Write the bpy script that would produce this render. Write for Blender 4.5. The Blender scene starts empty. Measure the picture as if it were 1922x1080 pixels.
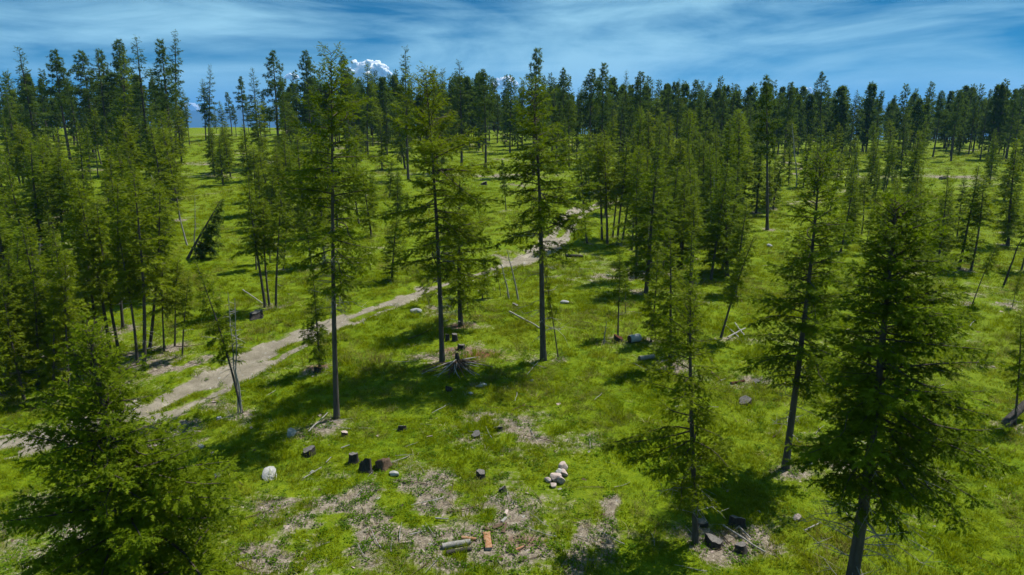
import bpy, bmesh, math, random
import numpy as np
from mathutils import Vector, Matrix, Euler

R = math.radians
scene = bpy.context.scene
COL = scene.collection

# ------------------------------------------------------------------ camera
CAM_H, PITCH, FPX, PW, PH = 13.0, R(13.6), 1299.0, 1922.0, 1080.0
cam_d = bpy.data.cameras.new('camera')
cam_d.sensor_width = 36.0
cam_d.lens = 36.0 * FPX / PW
cam_d.clip_start, cam_d.clip_end = 0.1, 60000.0
cam = bpy.data.objects.new('camera', cam_d)
cam.location = (0, 0, CAM_H)
cam.rotation_euler = (R(90) - PITCH, 0, 0)
COL.objects.link(cam)
scene.camera = cam

# ------------------------------------------------------------------ sun, sky, exposure
SUN_EL, SUN_AZ = R(60), R(54)          # azimuth: from straight ahead towards the right
SUN_DIR = Vector((math.sin(SUN_AZ) * math.cos(SUN_EL), math.cos(SUN_AZ) * math.cos(SUN_EL), math.sin(SUN_EL)))
sl = bpy.data.lights.new('sun', 'SUN')
sl.energy, sl.angle, sl.color = 5.0, R(0.6), (1.0, 0.955, 0.88)
so = bpy.data.objects.new('sun', sl)
so.rotation_euler = (-SUN_DIR).to_track_quat('-Z', 'Y').to_euler()
so.location = (40, 40, 80)
COL.objects.link(so)

world = bpy.data.worlds.new('World')
scene.world = world
world.use_nodes = True
wt = world.node_tree
wt.nodes.clear()


def N(t, kind, **kw):
    n = t.nodes.new(kind)
    for k, v in kw.items():
        if k.startswith('i_'):
            n.inputs[k[2:]].default_value = v
        else:
            setattr(n, k, v)
    return n


def lk(t, a, ai, b, bi):
    t.links.new(a.outputs[ai], b.inputs[bi])


def math_node(t, op, a=None, b=None, va=0.5, vb=0.5, clamp=False):
    n = t.nodes.new('ShaderNodeMath')
    n.operation, n.use_clamp = op, clamp
    for i, (s, v) in enumerate(((a, va), (b, vb))):
        if s is None:
            n.inputs[i].default_value = v
        else:
            t.links.new(s, n.inputs[i])
    return n.outputs[0]


def mixc(t, fac, a, b, mode='MIX'):
    n = t.nodes.new('ShaderNodeMix')
    n.data_type, n.blend_type, n.clamp_factor = 'RGBA', mode, True
    for idx, v in ((0, fac), (6, a), (7, b)):
        if isinstance(v, (int, float)):
            n.inputs[idx].default_value = v
        elif isinstance(v, tuple):
            n.inputs[idx].default_value = v if len(v) == 4 else v + (1,)
        else:
            t.links.new(v, n.inputs[idx])
    return n.outputs[2]


def ramp(t, fac, stops):
    n = t.nodes.new('ShaderNodeValToRGB')
    e = n.color_ramp.elements
    while len(e) < len(stops):
        e.new(0.5)
    for el, (p, c) in zip(e, stops):
        el.position = p
        el.color = tuple(c) + (1,) if len(c) == 3 else c
    t.links.new(fac, n.inputs[0])
    return n.outputs[0]


def noise(t, vec, scale, detail=3.0, rough=0.55, dist=0.0):
    n = t.nodes.new('ShaderNodeTexNoise')
    n.inputs['Scale'].default_value = scale
    n.inputs['Detail'].default_value = detail
    n.inputs['Roughness'].default_value = rough
    n.inputs['Distortion'].default_value = dist
    if vec is not None:
        t.links.new(vec, n.inputs['Vector'])
    return n.outputs['Fac']


sky = N(wt, 'ShaderNodeTexSky', sky_type='NISHITA', sun_disc=False)
sky.sun_elevation, sky.sun_rotation = SUN_EL, SUN_AZ
sky.altitude, sky.air_density, sky.dust_density, sky.ozone_density = 1000, 0.55, 0.0, 6.0
SKY_TINT = (0.0, 0.46, 0.52)
graded = mixc(wt, 1.0, sky.outputs[0], SKY_TINT, 'MULTIPLY')
tc = N(wt, 'ShaderNodeTexCoord')
mp = N(wt, 'ShaderNodeMapping')
mp.inputs['Rotation'].default_value = (0, R(5), 0)
mp.inputs['Scale'].default_value = (1.9, 1.9, 9.5)
mp.inputs['Location'].default_value = (2.3, 0.7, 0.35)
lk(wt, tc, 'Generated', mp, 0)
n1 = noise(wt, mp.outputs[0], 1.25, 7.0, 0.56, 0.9)
mp2 = N(wt, 'ShaderNodeMapping')
mp2.inputs['Rotation'].default_value = (0, R(9), 0)
mp2.inputs['Scale'].default_value = (2.4, 2.4, 19.0)
lk(wt, tc, 'Generated', mp2, 0)
n2 = noise(wt, mp2.outputs[0], 1.7, 6.0, 0.6, 0.6)
cl = math_node(wt, 'ADD', math_node(wt, 'MULTIPLY', n1, None, vb=0.74), math_node(wt, 'MULTIPLY', n2, None, vb=0.26))
clm = ramp(wt, cl, [(0.39, (0.0,) * 3), (0.47, (0.32,) * 3), (0.54, (0.62,) * 3), (0.64, (1.0,) * 3)])
CIRRUS = (3.3, 6.2, 7.6)
skyc = mixc(wt, clm, graded, CIRRUS)
bg = N(wt, 'ShaderNodeBackground')
bg.inputs['Strength'].default_value = 0.072
wt.links.new(skyc, bg.inputs['Color'])
wo = N(wt, 'ShaderNodeOutputWorld')
lk(wt, bg, 0, wo, 0)

vs = scene.view_settings
vs.view_transform, vs.look, vs.exposure, vs.gamma = 'Standard', 'None', 0.66, 1.0
vs.use_curve_mapping = False
cy = scene.cycles
cy.max_bounces, cy.diffuse_bounces, cy.glossy_bounces = 7, 4, 2
cy.transmission_bounces, cy.transparent_max_bounces, cy.volume_bounces = 3, 4, 0
cy.use_adaptive_sampling, cy.adaptive_threshold = True, 0.015
cy.use_denoising = True
cy.denoising_prefilter = 'ACCURATE'
cy.caustics_reflective = cy.caustics_refractive = False


# ------------------------------------------------------------------ numpy helpers
def smooth(a, b, x):
    t = np.clip((x - a) / (b - a), 0, 1)
    return t * t * (3 - 2 * t)


def vnoise(x, y, seed=0):
    xi, yi = np.floor(x).astype(np.int64), np.floor(y).astype(np.int64)
    fx, fy = x - xi, y - yi
    fx, fy = fx * fx * (3 - 2 * fx), fy * fy * (3 - 2 * fy)

    def h(i, j):
        n = (i * 374761393 + j * 668265263 + seed * 974634777) & 0xffffffff
        n = ((n ^ (n >> 13)) * 1274126177) & 0xffffffff
        return ((n ^ (n >> 16)) & 0xffff) / 65535.0
    return (h(xi, yi) * (1 - fx) + h(xi + 1, yi) * fx) * (1 - fy) + (h(xi, yi + 1) * (1 - fx) + h(xi + 1, yi + 1) * fx) * fy


def fbm(x, y, seed=0, o=4):
    s, a, w = 0, 0.5, 0
    for k in range(o):
        s = s + a * vnoise(x * 2 ** k + 17.3 * k, y * 2 ** k - 9.1 * k, seed + k)
        w += a
        a *= 0.5
    return s / w


def base_z(x, y):
    x, y = np.asarray(x, float), np.asarray(y, float)
    amp = 10.3 - 4.3 * smooth(-60, 120, x)
    t = np.clip((y - 42) / 190.0, 0, 1)
    z = amp * (t ** 1.25) * (1.0 + 0.0 * x)
    z = z + 0.9 * (fbm(x / 22, y / 22, 5, 3) - 0.5) + 0.18 * (fbm(x / 4.0, y / 4.0, 9, 3) - 0.5)
    z = z + 1.4 * np.exp(-(((x - 4) / 14) ** 2 + ((y - 40) / 13) ** 2)) * 0.6
    z = z - 0.9 * smooth(-6, -22, x) * np.exp(-((y - 30) / 22) ** 2)
    far = np.clip(y - 250, 0, None)
    z = z - np.where(far < 60, far * far * 0.0016, 5.76 + (far - 60) * 0.19)
    z = np.maximum(z, -180 + 20 * fbm(x / 900, y / 900, 3, 3)) if np.any(far > 0) else z
    side = np.clip(np.abs(x) - 330, 0, 900)
    return z - side * 0.04


def ray(px, py):
    dx, dy = (px - 961.0) / FPX, (540.0 - py) / FPX
    return Vector((dx, math.cos(PITCH) + dy * math.sin(PITCH), -math.sin(PITCH) + dy * math.cos(PITCH)))


def hit(px, py, fn=base_z):
    d = ray(px, py)
    ts = np.concatenate([np.linspace(8, 120, 900), np.linspace(120.2, 420, 900)])
    z = fn(d.x * ts, d.y * ts)
    below = (CAM_H + d.z * ts) < z
    i = int(np.argmax(below)) if below.any() else len(ts) - 1
    a, b = ts[max(i - 1, 0)], ts[i]
    for _ in range(14):
        m = 0.5 * (a + b)
        if CAM_H + d.z * m < float(fn(d.x * m, d.y * m)):
            b = m
        else:
            a = m
    return d.x * b, d.y * b


def project(x, y, z):
    yy, zz_ = y, z - CAM_H
    f = yy * math.cos(PITCH) - zz_ * math.sin(PITCH)
    u = yy * math.sin(PITCH) + zz_ * math.cos(PITCH)
    return 961 + FPX * x / f, 540 - FPX * u / f


# the dirt track (centre line seen in the photograph, laid on the ground)
ROAD_PX = [(-260, 905), (-120, 868), (0, 838), (120, 815), (215, 792), (300, 764), (375, 726), (450, 690), (520, 652), (600, 617),
           (680, 585), (760, 557), (850, 527), (930, 503), (985, 485), (1030, 460), (1050, 436), (1068, 410), (1090, 393), (1130, 381), (1200, 371)]
ROAD = np.array([hit(*p) for p in ROAD_PX])


def catmull(P, n=12):
    out = []
    for i in range(len(P) - 1):
        p0, p1, p2, p3 = P[max(i - 1, 0)], P[i], P[i + 1], P[min(i + 2, len(P) - 1)]
        for k in range(n):
            t = k / n
            out.append(0.5 * ((2 * p1) + (-p0 + p2) * t + (2 * p0 - 5 * p1 + 4 * p2 - p3) * t * t + (-p0 + 3 * p1 - 3 * p2 + p3) * t ** 3))
    out.append(P[-1])
    return np.array(out)


ROADC = catmull(ROAD)


def road_dist(x, y):
    """signed distance to the track's centre line (+ = right-hand, camera side)"""
    x, y = np.asarray(x, float), np.asarray(y, float)
    sh = x.shape
    x, y = x.ravel(), y.ravel()
    d = np.full(x.shape, 1e9)
    s = np.ones(x.shape)
    sel = np.where((y > 12) & (y < 130) & (x < 60) & (x > -90))[0]
    xs_, ys_ = x[sel], y[sel]
    bd, bs = np.full(xs_.shape, 1e9), np.ones(xs_.shape)
    A, B = ROADC[:-1], ROADC[1:]
    for a, b in zip(A, B):
        e = b - a
        L2 = e @ e
        if L2 < 1e-9:
            continue
        t = np.clip(((xs_ - a[0]) * e[0] + (ys_ - a[1]) * e[1]) / L2, 0, 1)
        qx, qy = xs_ - a[0] - t * e[0], ys_ - a[1] - t * e[1]
        q = np.hypot(qx, qy)
        m = q < bd
        bd[m] = q[m]
        bs[m] = np.sign(e[1] * qx[m] - e[0] * qy[m] + 1e-9)
    d[sel], s[sel] = bd, bs
    return (d * s).reshape(sh)


def ground_z(x, y):
    z = base_z(x, y)
    d = road_dist(x, y)
    ad = np.abs(d)
    z = z - 0.38 * np.exp(-(ad / 1.9) ** 4)                              # worn-in bed
    z = z + 0.30 * np.exp(-((d - 3.0) / 1.0) ** 2)                       # low bank on the near side
    rut = np.exp(-((ad - 0.78) / 0.26) ** 2)
    return z - 0.06 * rut


def gz(x, y):
    return float(ground_z(np.array([x]), np.array([y]))[0])


def ground_at(px, py):
    x, y = hit(px, py)
    return Vector((x, y, gz(x, y)))


# ------------------------------------------------------------------ soil map (where turf is worn away)
PATCHES = [  # px, py, rx m, ry m, strength
    (820, 985, 4.2, 1.6, 1.0), (700, 1000, 3.0, 1.4, .8), (640, 930, 2.6, 1.5, .75), (760, 905, 3.0, 1.2, .6), (960, 830, 2.4, 1.8, .75), (1000, 800, 1.4, 1.6, .7), (940, 1000, 1.6, .8, 1.2), (1000, 1015, 1.2, .6, 1.2),
    (900, 790, 2.2, 1.0, .6), (1110, 830, .9, .9, .8), (1085, 1030, .42, .5, 1.9), (1080, 1060, .42, .5, 1.9), (1090, 1005, .35, .4, 1.7), (1145, 950, .26, .5, 1.9), (1141, 975, .28, .5, 1.9), (1140, 1000, .28, .5, 1.8), (1135, 1030, .28, .6, 1.5), (1180, 990, .3, .6, .9),
    (400, 995, 1.2, .5, 1.5), (345, 990, .5, .5, 1.2), (505, 965, .5, .3, 1.1), (1420, 1010, 1.7, .9, 1.2), (1345, 1040, .7, .6, 1.1), (1560, 870, 1.8, .9, 1.0), (1470, 890, 1.2, .5, .9),
    (1400, 715, 1.8, 1.0, 1.0), (1470, 815, .8, .5, .9), (1640, 965, 1.5, .6, .9), (1440, 640, 2.2, 1.3, .8), (865, 668, 2.6, 1.6, 1.3), (880, 612, 1.7, 1.0, .9), (810, 590, 2.0, 1.2, .7), (560, 815, 1.6, 1.0, .6), (700, 870, 1.4, .7, .8), (620, 800, 1.2, .8, .5),
    (900, 725, 1.6, .8, .6), (985, 720, .8, .5, .5), (300, 690, 4.0, 2.4, 1.3), (420, 640, 1.5, 1.5, .5), (330, 775, 1.8, 1.3, 1.4), (365, 805, 2.0, 1.0, 1.5), (320, 830, 1.6, .7, 1.4), (170, 650, 3.0, 3.0, .9), (110, 520, 3.5, 3.0, .8),
    (830, 1055, 3.0, .5, .8), (600, 1050, 3.0, .8, .7), (1600, 640, 2.0, 1.2, .6), (1300, 560, 3, 3, .5), (950, 480, 4, 3, .7), (1050, 520, 2, 2, .5), (1120, 520, 2, 1, .6), (1190, 420, 3, 3, .6), (700, 470, 3, 3, .5), (560, 480, 3, 2, .5), (1800, 330, 10, 5, .7), (1560, 330, 12, 6, .7), (1500, 380, 5, 4, .6),
    (1290, 690, 1.5, 1.0, .6), (560, 965, 2.5, 1.2, .6), (880, 935, 2.6, 1.3, .65), (500, 1035, 2.2, .8, .7), (1500, 960, 1.0, .5, .5), (740, 955, 2.5, 1.0, .7)]
PW_ = [(hit(a, b), c, d, e) for a, b, c, d, e in PATCHES]
RED_PX = [(905, 668, 1.3, .9, 1.0), (850, 655, .8, .5, .6), (865, 612, .8, .5, .8), (598, 688, .6, .4, .8), (1160, 628, .5, .4, .8), (575, 820, .4, .25, .6), (740, 760, .35, .2, .8), (985, 1015, .6, .3, .7)]
RED = [(hit(a, b), c, d, e) for a, b, c, d, e in RED_PX]


BEDS = []
RUTS = [(hit(1147, 935), hit(1137, 1040), .17), (hit(1100, 985), hit(1072, 1085), .22)]


def needle_bed(x, y):
    s = np.zeros_like(np.asarray(x, float))
    for bx_, by_, br in BEDS:
        m = (np.abs(x - bx_) < br * 2.6) & (np.abs(y - by_) < br * 2.6)
        if m.any():
            s[m] += .8 * np.exp(-(((x[m] - bx_) / br) ** 2 + ((y[m] - by_) / br) ** 2))
    return s


def soil_mask(x, y):
    s = np.zeros_like(np.asarray(x, float))
    for (cx, cyy), rx, ry, k in PW_:
        s = s + k * np.exp(-(((x - cx) / rx) ** 2 + ((y - cyy) / ry) ** 2))
    if BEDS:
        s = s + needle_bed(x, y)
    nz = fbm(x / 0.9, y / 0.9, 21, 4)
    big = fbm(x / 7.0, y / 7.0, 33, 3)
    far_ = smooth(70, 130, y) * np.clip((fbm(x / 14.0, y / 3.5, 71, 4) - .52) * 3.0, 0, .5)
    s = s + far_
    s = np.clip(s, 0, 1.4) * np.clip((nz - .30) * 2.3, 0, 1.3) * .85 + np.clip((big - 0.60) * 2.4, 0, .5) * np.clip((nz - .3) * 2.5, 0, 1)
    for (ax, ay), (bx_, by_), w_ in RUTS:                # two short worn wheel strips
        ex, ey = bx_ - ax, by_ - ay
        t_ = np.clip(((x - ax) * ex + (y - ay) * ey) / (ex * ex + ey * ey), 0, 1)
        dd = np.hypot(x - ax - t_ * ex, y - ay - t_ * ey) + (nz - .5) * .3
        s = np.maximum(s, .95 * np.exp(-(np.abs(dd) / w_) ** 3))
    return np.clip(s, 0, 1)


def red_mask(x, y):
    s = np.zeros_like(np.asarray(x, float))
    for (cx, cyy), rx, ry, k in RED:
        s = s + k * np.exp(-(((x - cx) / rx) ** 2 + ((y - cyy) / ry) ** 2))
    return np.clip(s * (0.5 + 0.9 * fbm(x / .5, y / .5, 77, 3)), 0, 1)


def path_mask(x, y):
    d = np.abs(road_dist(x, y))
    nz = fbm(x / 1.1, y / 1.1, 55, 4)
    nw = fbm(x / 2.6, y / 2.6, 58, 3)
    d = d / (1 + .55 * smooth(46, 33, y))               # the track spreads out at its near end
    rut = np.exp(-((d - .74) / .36) ** 2) * np.clip(.55 + 1.9 * (nz - .3), 0, 1.2)
    bed = (1.0 - smooth(.9, 1.9, d + (nz - .5) * 1.6)) * np.clip((nw - .42) * 5.5, 0, 1)
    return np.clip(np.maximum(rut * 1.15, bed), 0, 1)


def tri_mesh(name, V, F, mats, midx=None, attrs=None, smooth_shade=False):
    V, F = np.ascontiguousarray(V, np.float32).reshape(-1, 3), np.ascontiguousarray(F, np.int32).reshape(-1, 3)
    me = bpy.data.meshes.new(name)
    me.vertices.add(len(V))
    me.vertices.foreach_set('co', V.ravel())
    me.loops.add(len(F) * 3)
    me.loops.foreach_set('vertex_index', F.ravel())
    me.polygons.add(len(F))
    me.polygons.foreach_set('loop_start', np.arange(len(F), dtype=np.int32) * 3)
    for m in mats:
        me.materials.append(m)
    if midx is not None:
        me.polygons.foreach_set('material_index', np.ascontiguousarray(midx, np.int32))
    if smooth_shade:
        me.polygons.foreach_set('use_smooth', np.ones(len(F), bool))
    for k, a in (attrs or {}).items():
        at = me.attributes.new(k, 'FLOAT', 'POINT')
        at.data.foreach_set('value', np.ascontiguousarray(a, np.float32).ravel())
    me.update(calc_edges=True)
    return me


def link(name, data, parent=None, label=None, cat=None, group=None, kind=None):
    o = bpy.data.objects.new(name, data)
    COL.objects.link(o)
    if parent is not None:
        o.parent = parent
    for k, v in (('label', label), ('category', cat), ('group', group), ('kind', kind)):
        if v:
            o[k] = v
    return o


# ------------------------------------------------------------------ materials
def new_mat(name):
    m = bpy.data.materials.new(name)
    m.use_nodes = True
    t = m.node_tree
    t.nodes.clear()
    return m, t


def finish(t, shader, disp=None):
    o = N(t, 'ShaderNodeOutputMaterial')
    t.links.new(shader, o.inputs[0])


def principled(t, col, rough=0.85, spec=0.25, normal=None):
    p = N(t, 'ShaderNodeBsdfPrincipled')
    if isinstance(col, tuple):
        p.inputs['Base Color'].default_value = col + (1,)
    else:
        t.links.new(col, p.inputs['Base Color'])
    p.inputs['Roughness'].default_value = rough
    p.inputs['Specular IOR Level'].default_value = spec
    if normal is not None:
        t.links.new(normal, p.inputs['Normal'])
    return p.outputs[0]


def bump(t, h, strength=0.5, dist=0.05):
    b = N(t, 'ShaderNodeBump')
    b.inputs['Strength'].default_value = strength
    b.inputs['Distance'].default_value = dist
    t.links.new(h, b.inputs['Height'])
    return b.outputs[0]


def attr(t, name):
    a = N(t, 'ShaderNodeAttribute', attribute_name=name)
    return a.outputs['Fac']


def foliage_mat(name, dark, light, trans, hue_var=0.35, tf=0.44):
    m, t = new_mat(name)
    tone = attr(t, 'tone')
    oi = N(t, 'ShaderNodeObjectInfo')
    c = ramp(t, tone, [(0.0, dark), (0.55, tuple((a + b) / 2 for a, b in zip(dark, light))), (1.0, light)])
    # whole-tree differences: some trees are more olive, some bluer
    olive = mixc(t, math_node(t, 'MULTIPLY', oi.outputs['Random'], None, vb=hue_var), c, (light[0] * 1.15, light[1] * 0.95, light[2] * 0.7))
    p = principled(t, olive, 0.6, 0.05)
    tr = N(t, 'ShaderNodeBsdfTranslucent')
    tcn = mixc(t, 0.6, olive, trans)
    t.links.new(tcn, tr.inputs[0])
    mx = N(t, 'ShaderNodeMixShader')
    mx.inputs[0].default_value = tf
    t.links.new(p, mx.inputs[1])
    lk(t, tr, 0, mx, 2)
    finish(t, mx.outputs[0])
    return m


M_FIR = foliage_mat('fir_needles', (0.026, 0.050, 0.002), (0.152, 0.212, 0.008), (0.23, 0.34, 0.004))
M_FIRB = foliage_mat('young_fir_needles', (0.030, 0.064, 0.002), (0.185, 0.250, 0.008), (0.26, 0.37, 0.005), 0.1)
M_PINE = foliage_mat('pine_needles', (0.018, 0.042, 0.006), (0.092, 0.145, 0.018), (0.13, 0.21, 0.012), 0.2, 0.36)
M_LIME = foliage_mat('larch_needles', (0.040, 0.068, 0.002), (0.190, 0.246, 0.008), (0.29, 0.38, 0.004), 0.2)


def bark_mat(name, a, b, scale=9.0, stretch=0.22):
    m, t = new_mat(name)
    tcx = N(t, 'ShaderNodeTexCoord')
    mpx = N(t, 'ShaderNodeMapping')
    mpx.inputs['Scale'].default_value = (1, 1, stretch)
    lk(t, tcx, 'Object', mpx, 0)
    n = noise(t, mpx.outputs[0], scale, 5, 0.65)
    n2_ = noise(t, mpx.outputs[0], scale * 4, 3, 0.6)
    c = ramp(t, n, [(0.3, a), (0.7, b)])
    c2 = mixc(t, math_node(t, 'MULTIPLY', n2_, None, vb=0.6), c, tuple(x * 0.45 for x in a))
    finish(t, principled(t, c2, 0.9, 0.15, bump(t, n2_, 0.7, 0.03)))
    return m


M_BARK = bark_mat('conifer_bark', (0.048, 0.041, 0.035), (0.150, 0.130, 0.112))
M_LIMB = bark_mat('limb_bark', (0.055, 0.042, 0.030), (0.12, 0.10, 0.08), 20, 1)
M_DEAD = bark_mat('weathered_dead_wood', (0.20, 0.19, 0.175), (0.42, 0.40, 0.37), 14, 0.3)
M_CHAR = bark_mat('charred_bark', (0.022, 0.020, 0.018), (0.085, 0.075, 0.066), 12, 0.4)
M_BROWN = bark_mat('brown_bark', (0.07, 0.045, 0.028), (0.17, 0.115, 0.08), 12, 0.4)
M_SPLIT = bark_mat('split_orange_wood', (0.26, 0.10, 0.035), (0.44, 0.30, 0.19), 10, 0.12)
M_REDW = bark_mat('rotten_red_wood', (0.035, 0.012, 0.006), (0.10, 0.034, 0.016), 10, 1)
M_CUT = bark_mat('weathered_cut_face', (0.09, 0.083, 0.077), (0.22, 0.205, 0.19), 16, 1)


def rock_mat(name, a, b):
    m, t = new_mat(name)
    tcx = N(t, 'ShaderNodeTexCoord')
    n = noise(t, tcx.outputs['Object'], 6, 6, 0.65)
    n2_ = noise(t, tcx.outputs['Object'], 28, 3, 0.6)
    c = ramp(t, n, [(0.32, a), (0.66, b)])
    c2 = mixc(t, ramp(t, n2_, [(0.55, (0, 0, 0)), (0.75, (.5,) * 3)]), c, tuple(x * 0.35 for x in a))
    finish(t, principled(t, c2, 0.88, 0.2, bump(t, n2_, 0.6, 0.03)))
    return m


M_ROCKW = rock_mat('pale_rock', (0.20, 0.20, 0.19), (0.40, 0.395, 0.375))
M_ROCKG = rock_mat('grey_rock', (0.20, 0.20, 0.20), (0.42, 0.42, 0.42))
M_ROCKP = rock_mat('pinkish_rock', (0.24, 0.18, 0.16), (0.46, 0.38, 0.345))
M_DRUM = rock_mat('bleached_wood', (0.22, 0.24, 0.25), (0.38, 0.40, 0.42))


def ground_mat():
    m, t = new_mat('turf_and_soil')
    g = N(t, 'ShaderNodeNewGeometry')
    pos = g.outputs['Position']
    na = noise(t, pos, 0.13, 4, 0.6)
    nb = noise(t, pos, 1.1, 5, 0.65)
    nc = noise(t, pos, 6.0, 4, 0.7)
    nd = noise(t, pos, 23.0, 3, 0.7)
    gcol = ramp(t, nb, [(0.28, (0.064, 0.112, 0.002)), (0.5, (0.116, 0.168, 0.003)), (0.74, (0.165, 0.205, 0.005))])
    gcol = mixc(t, ramp(t, na, [(0.42, (0, 0, 0)), (0.66, (0.65,) * 3)]), gcol, (0.140, 0.178, 0.008))
    gcol = mixc(t, ramp(t, nc, [(0.35, (0.6,) * 3), (0.6, (0, 0, 0))]), gcol, (0.045, 0.085, 0.002))
    scol = ramp(t, nc, [(0.30, (0.085, 0.070, 0.054)), (0.5, (0.20, 0.168, 0.128)), (0.72, (0.37, 0.325, 0.26))])
    scol = mixc(t, ramp(t, nd, [(0.5, (0, 0, 0)), (0.62, (0.75,) * 3)]), scol, (0.07, 0.052, 0.04))
    scol = mixc(t, attr(t, 'red'), scol, mixc(t, nc, (0.075, 0.022, 0.010), (0.20, 0.070, 0.032)))
    pcol = ramp(t, nb, [(0.3, (0.13, 0.115, 0.08)), (0.55, (0.22, 0.19, 0.14)), (0.75, (0.35, 0.31, 0.245))])
    pcol = mixc(t, ramp(t, nd, [(0.52, (0, 0, 0)), (0.66, (0.6,) * 3)]), pcol, (0.17, 0.14, 0.10))
    soil = attr(t, 'soil')
    sm = math_node(t, 'ADD', soil, math_node(t, 'MULTIPLY', math_node(t, 'SUBTRACT', nc, None, vb=0.5), None, vb=1.1))
    smr = ramp(t, sm, [(0.22, (0, 0, 0)), (0.52, (1, 1, 1))])
    c = mixc(t, smr, gcol, scol)
    pm = math_node(t, 'ADD', attr(t, 'path'), math_node(t, 'MULTIPLY', math_node(t, 'SUBTRACT', nc, None, vb=0.5), None, vb=0.8))
    c = mixc(t, ramp(t, pm, [(0.25, (0, 0, 0)), (0.6, (1, 1, 1))]), c, pcol)
    h = math_node(t, 'ADD', nc, math_node(t, 'MULTIPLY', nd, None, vb=0.5))
    finish(t, principled(t, c, 0.95, 0.08, bump(t, h, 0.8, 0.10)))
    return m


M_GROUND = ground_mat()


def track_mat():
    m, t = new_mat('dirt_track_gravel')
    g = N(t, 'ShaderNodeNewGeometry')
    pos = g.outputs['Position']
    nb, nc, nd = noise(t, pos, 0.9, 5, 0.65), noise(t, pos, 6.5, 4, 0.7), noise(t, pos, 26.0, 3, 0.7)
    c = ramp(t, nb, [(0.3, (0.16, 0.14, 0.105)), (0.55, (0.26, 0.23, 0.18)), (0.75, (0.41, 0.37, 0.30))])
    c = mixc(t, ramp(t, nd, [(0.52, (0, 0, 0)), (0.68, (0.7,) * 3)]), c, (0.16, 0.13, 0.095))
    c = mixc(t, ramp(t, nc, [(0.58, (0, 0, 0)), (0.72, (0.7,) * 3)]), c, (0.12, 0.14, 0.03))
    h = math_node(t, 'ADD', nc, math_node(t, 'MULTIPLY', nd, None, vb=0.6))
    finish(t, principled(t, c, 0.95, 0.08, bump(t, h, 0.9, 0.08)))
    return m


M_TRACK = track_mat()


def grass_mat(name, dark, light, trans, tf=0.44):
    m, t = new_mat(name)
    g = N(t, 'ShaderNodeNewGeometry')
    oi = N(t, 'ShaderNodeObjectInfo')
    na = noise(t, g.outputs['Position'], 0.35, 3, 0.6)
    f = math_node(t, 'ADD', math_node(t, 'MULTIPLY', oi.outputs['Random'], None, vb=0.55), math_node(t, 'MULTIPLY', na, None, vb=0.6))
    c = ramp(t, f, [(0.2, dark), (0.85, light)])
    nq = noise(t, g.outputs['Position'], 0.16, 4, 0.65)
    c = mixc(t, ramp(t, nq, [(0.50, (0, 0, 0)), (0.68, (0.75,) * 3)]), c, (light[0] * 1.0, light[1] * .78, max(light[2], .016)))
    p = principled(t, c, 0.85, 0.05)
    tr = N(t, 'ShaderNodeBsdfTranslucent')
    t.links.new(mixc(t, 0.5, c, trans), tr.inputs[0])
    mx = N(t, 'ShaderNodeMixShader')
    mx.inputs[0].default_value = tf
    t.links.new(p, mx.inputs[1])
    lk(t, tr, 0, mx, 2)
    finish(t, mx.outputs[0])
    return m


M_GRASS = grass_mat('grass_blade', (0.080, 0.132, 0.001), (0.185, 0.226, 0.002), (0.24, 0.30, 0.002), 0.42)
M_WEED = grass_mat('weed_leaf', (0.045, 0.105, 0.004), (0.100, 0.180, 0.008), (0.13, 0.24, 0.006))
M_DULL = grass_mat('dull_grass', (0.085, 0.110, 0.012), (0.190, 0.190, 0.045), (0.22, 0.23, 0.03), 0.3)
M_STRAW = grass_mat('dry_grass', (0.22, 0.18, 0.10), (0.42, 0.36, 0.23), (0.4, 0.33, 0.18), 0.2)

# ------------------------------------------------------------------ ground sheet


def stretch(a, step, stop, g):
    out, s = [], step
    while a < stop:
        a += s
        s *= g
        out.append(a)
    return out


xpos = list(np.arange(0, 42, .3))
xpos += stretch(xpos[-1], .45, 9000, 1.085)
xs = np.array([-v for v in xpos[:0:-1]] + xpos)
ys = np.concatenate([[-9000, -4000, -1500, -500, -200, -80, -30, -12, -2, 3, 6, 8], np.arange(9, 62, .25), np.arange(62, 130, .6), np.arange(130, 262, 2.0), stretch(262, 3, 14000, 1.12)])
GX, GY = np.meshgrid(xs, ys)
GZ = ground_z(GX, GY)
nx, ny = len(xs), len(ys)
idx = np.arange(nx * ny).reshape(ny, nx)
q = np.stack([idx[:-1, :-1], idx[:-1, 1:], idx[1:, 1:], idx[:-1, :-1], idx[1:, 1:], idx[1:, :-1]], -1).reshape(-1, 3)
gm = tri_mesh('ground', np.stack([GX, GY, GZ], -1), q, [M_GROUND], attrs={'soil': soil_mask(GX, GY), 'red': red_mask(GX, GY), 'path': path_mask(GX, GY)}, smooth_shade=True)
link('ground', gm, kind='structure')

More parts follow.
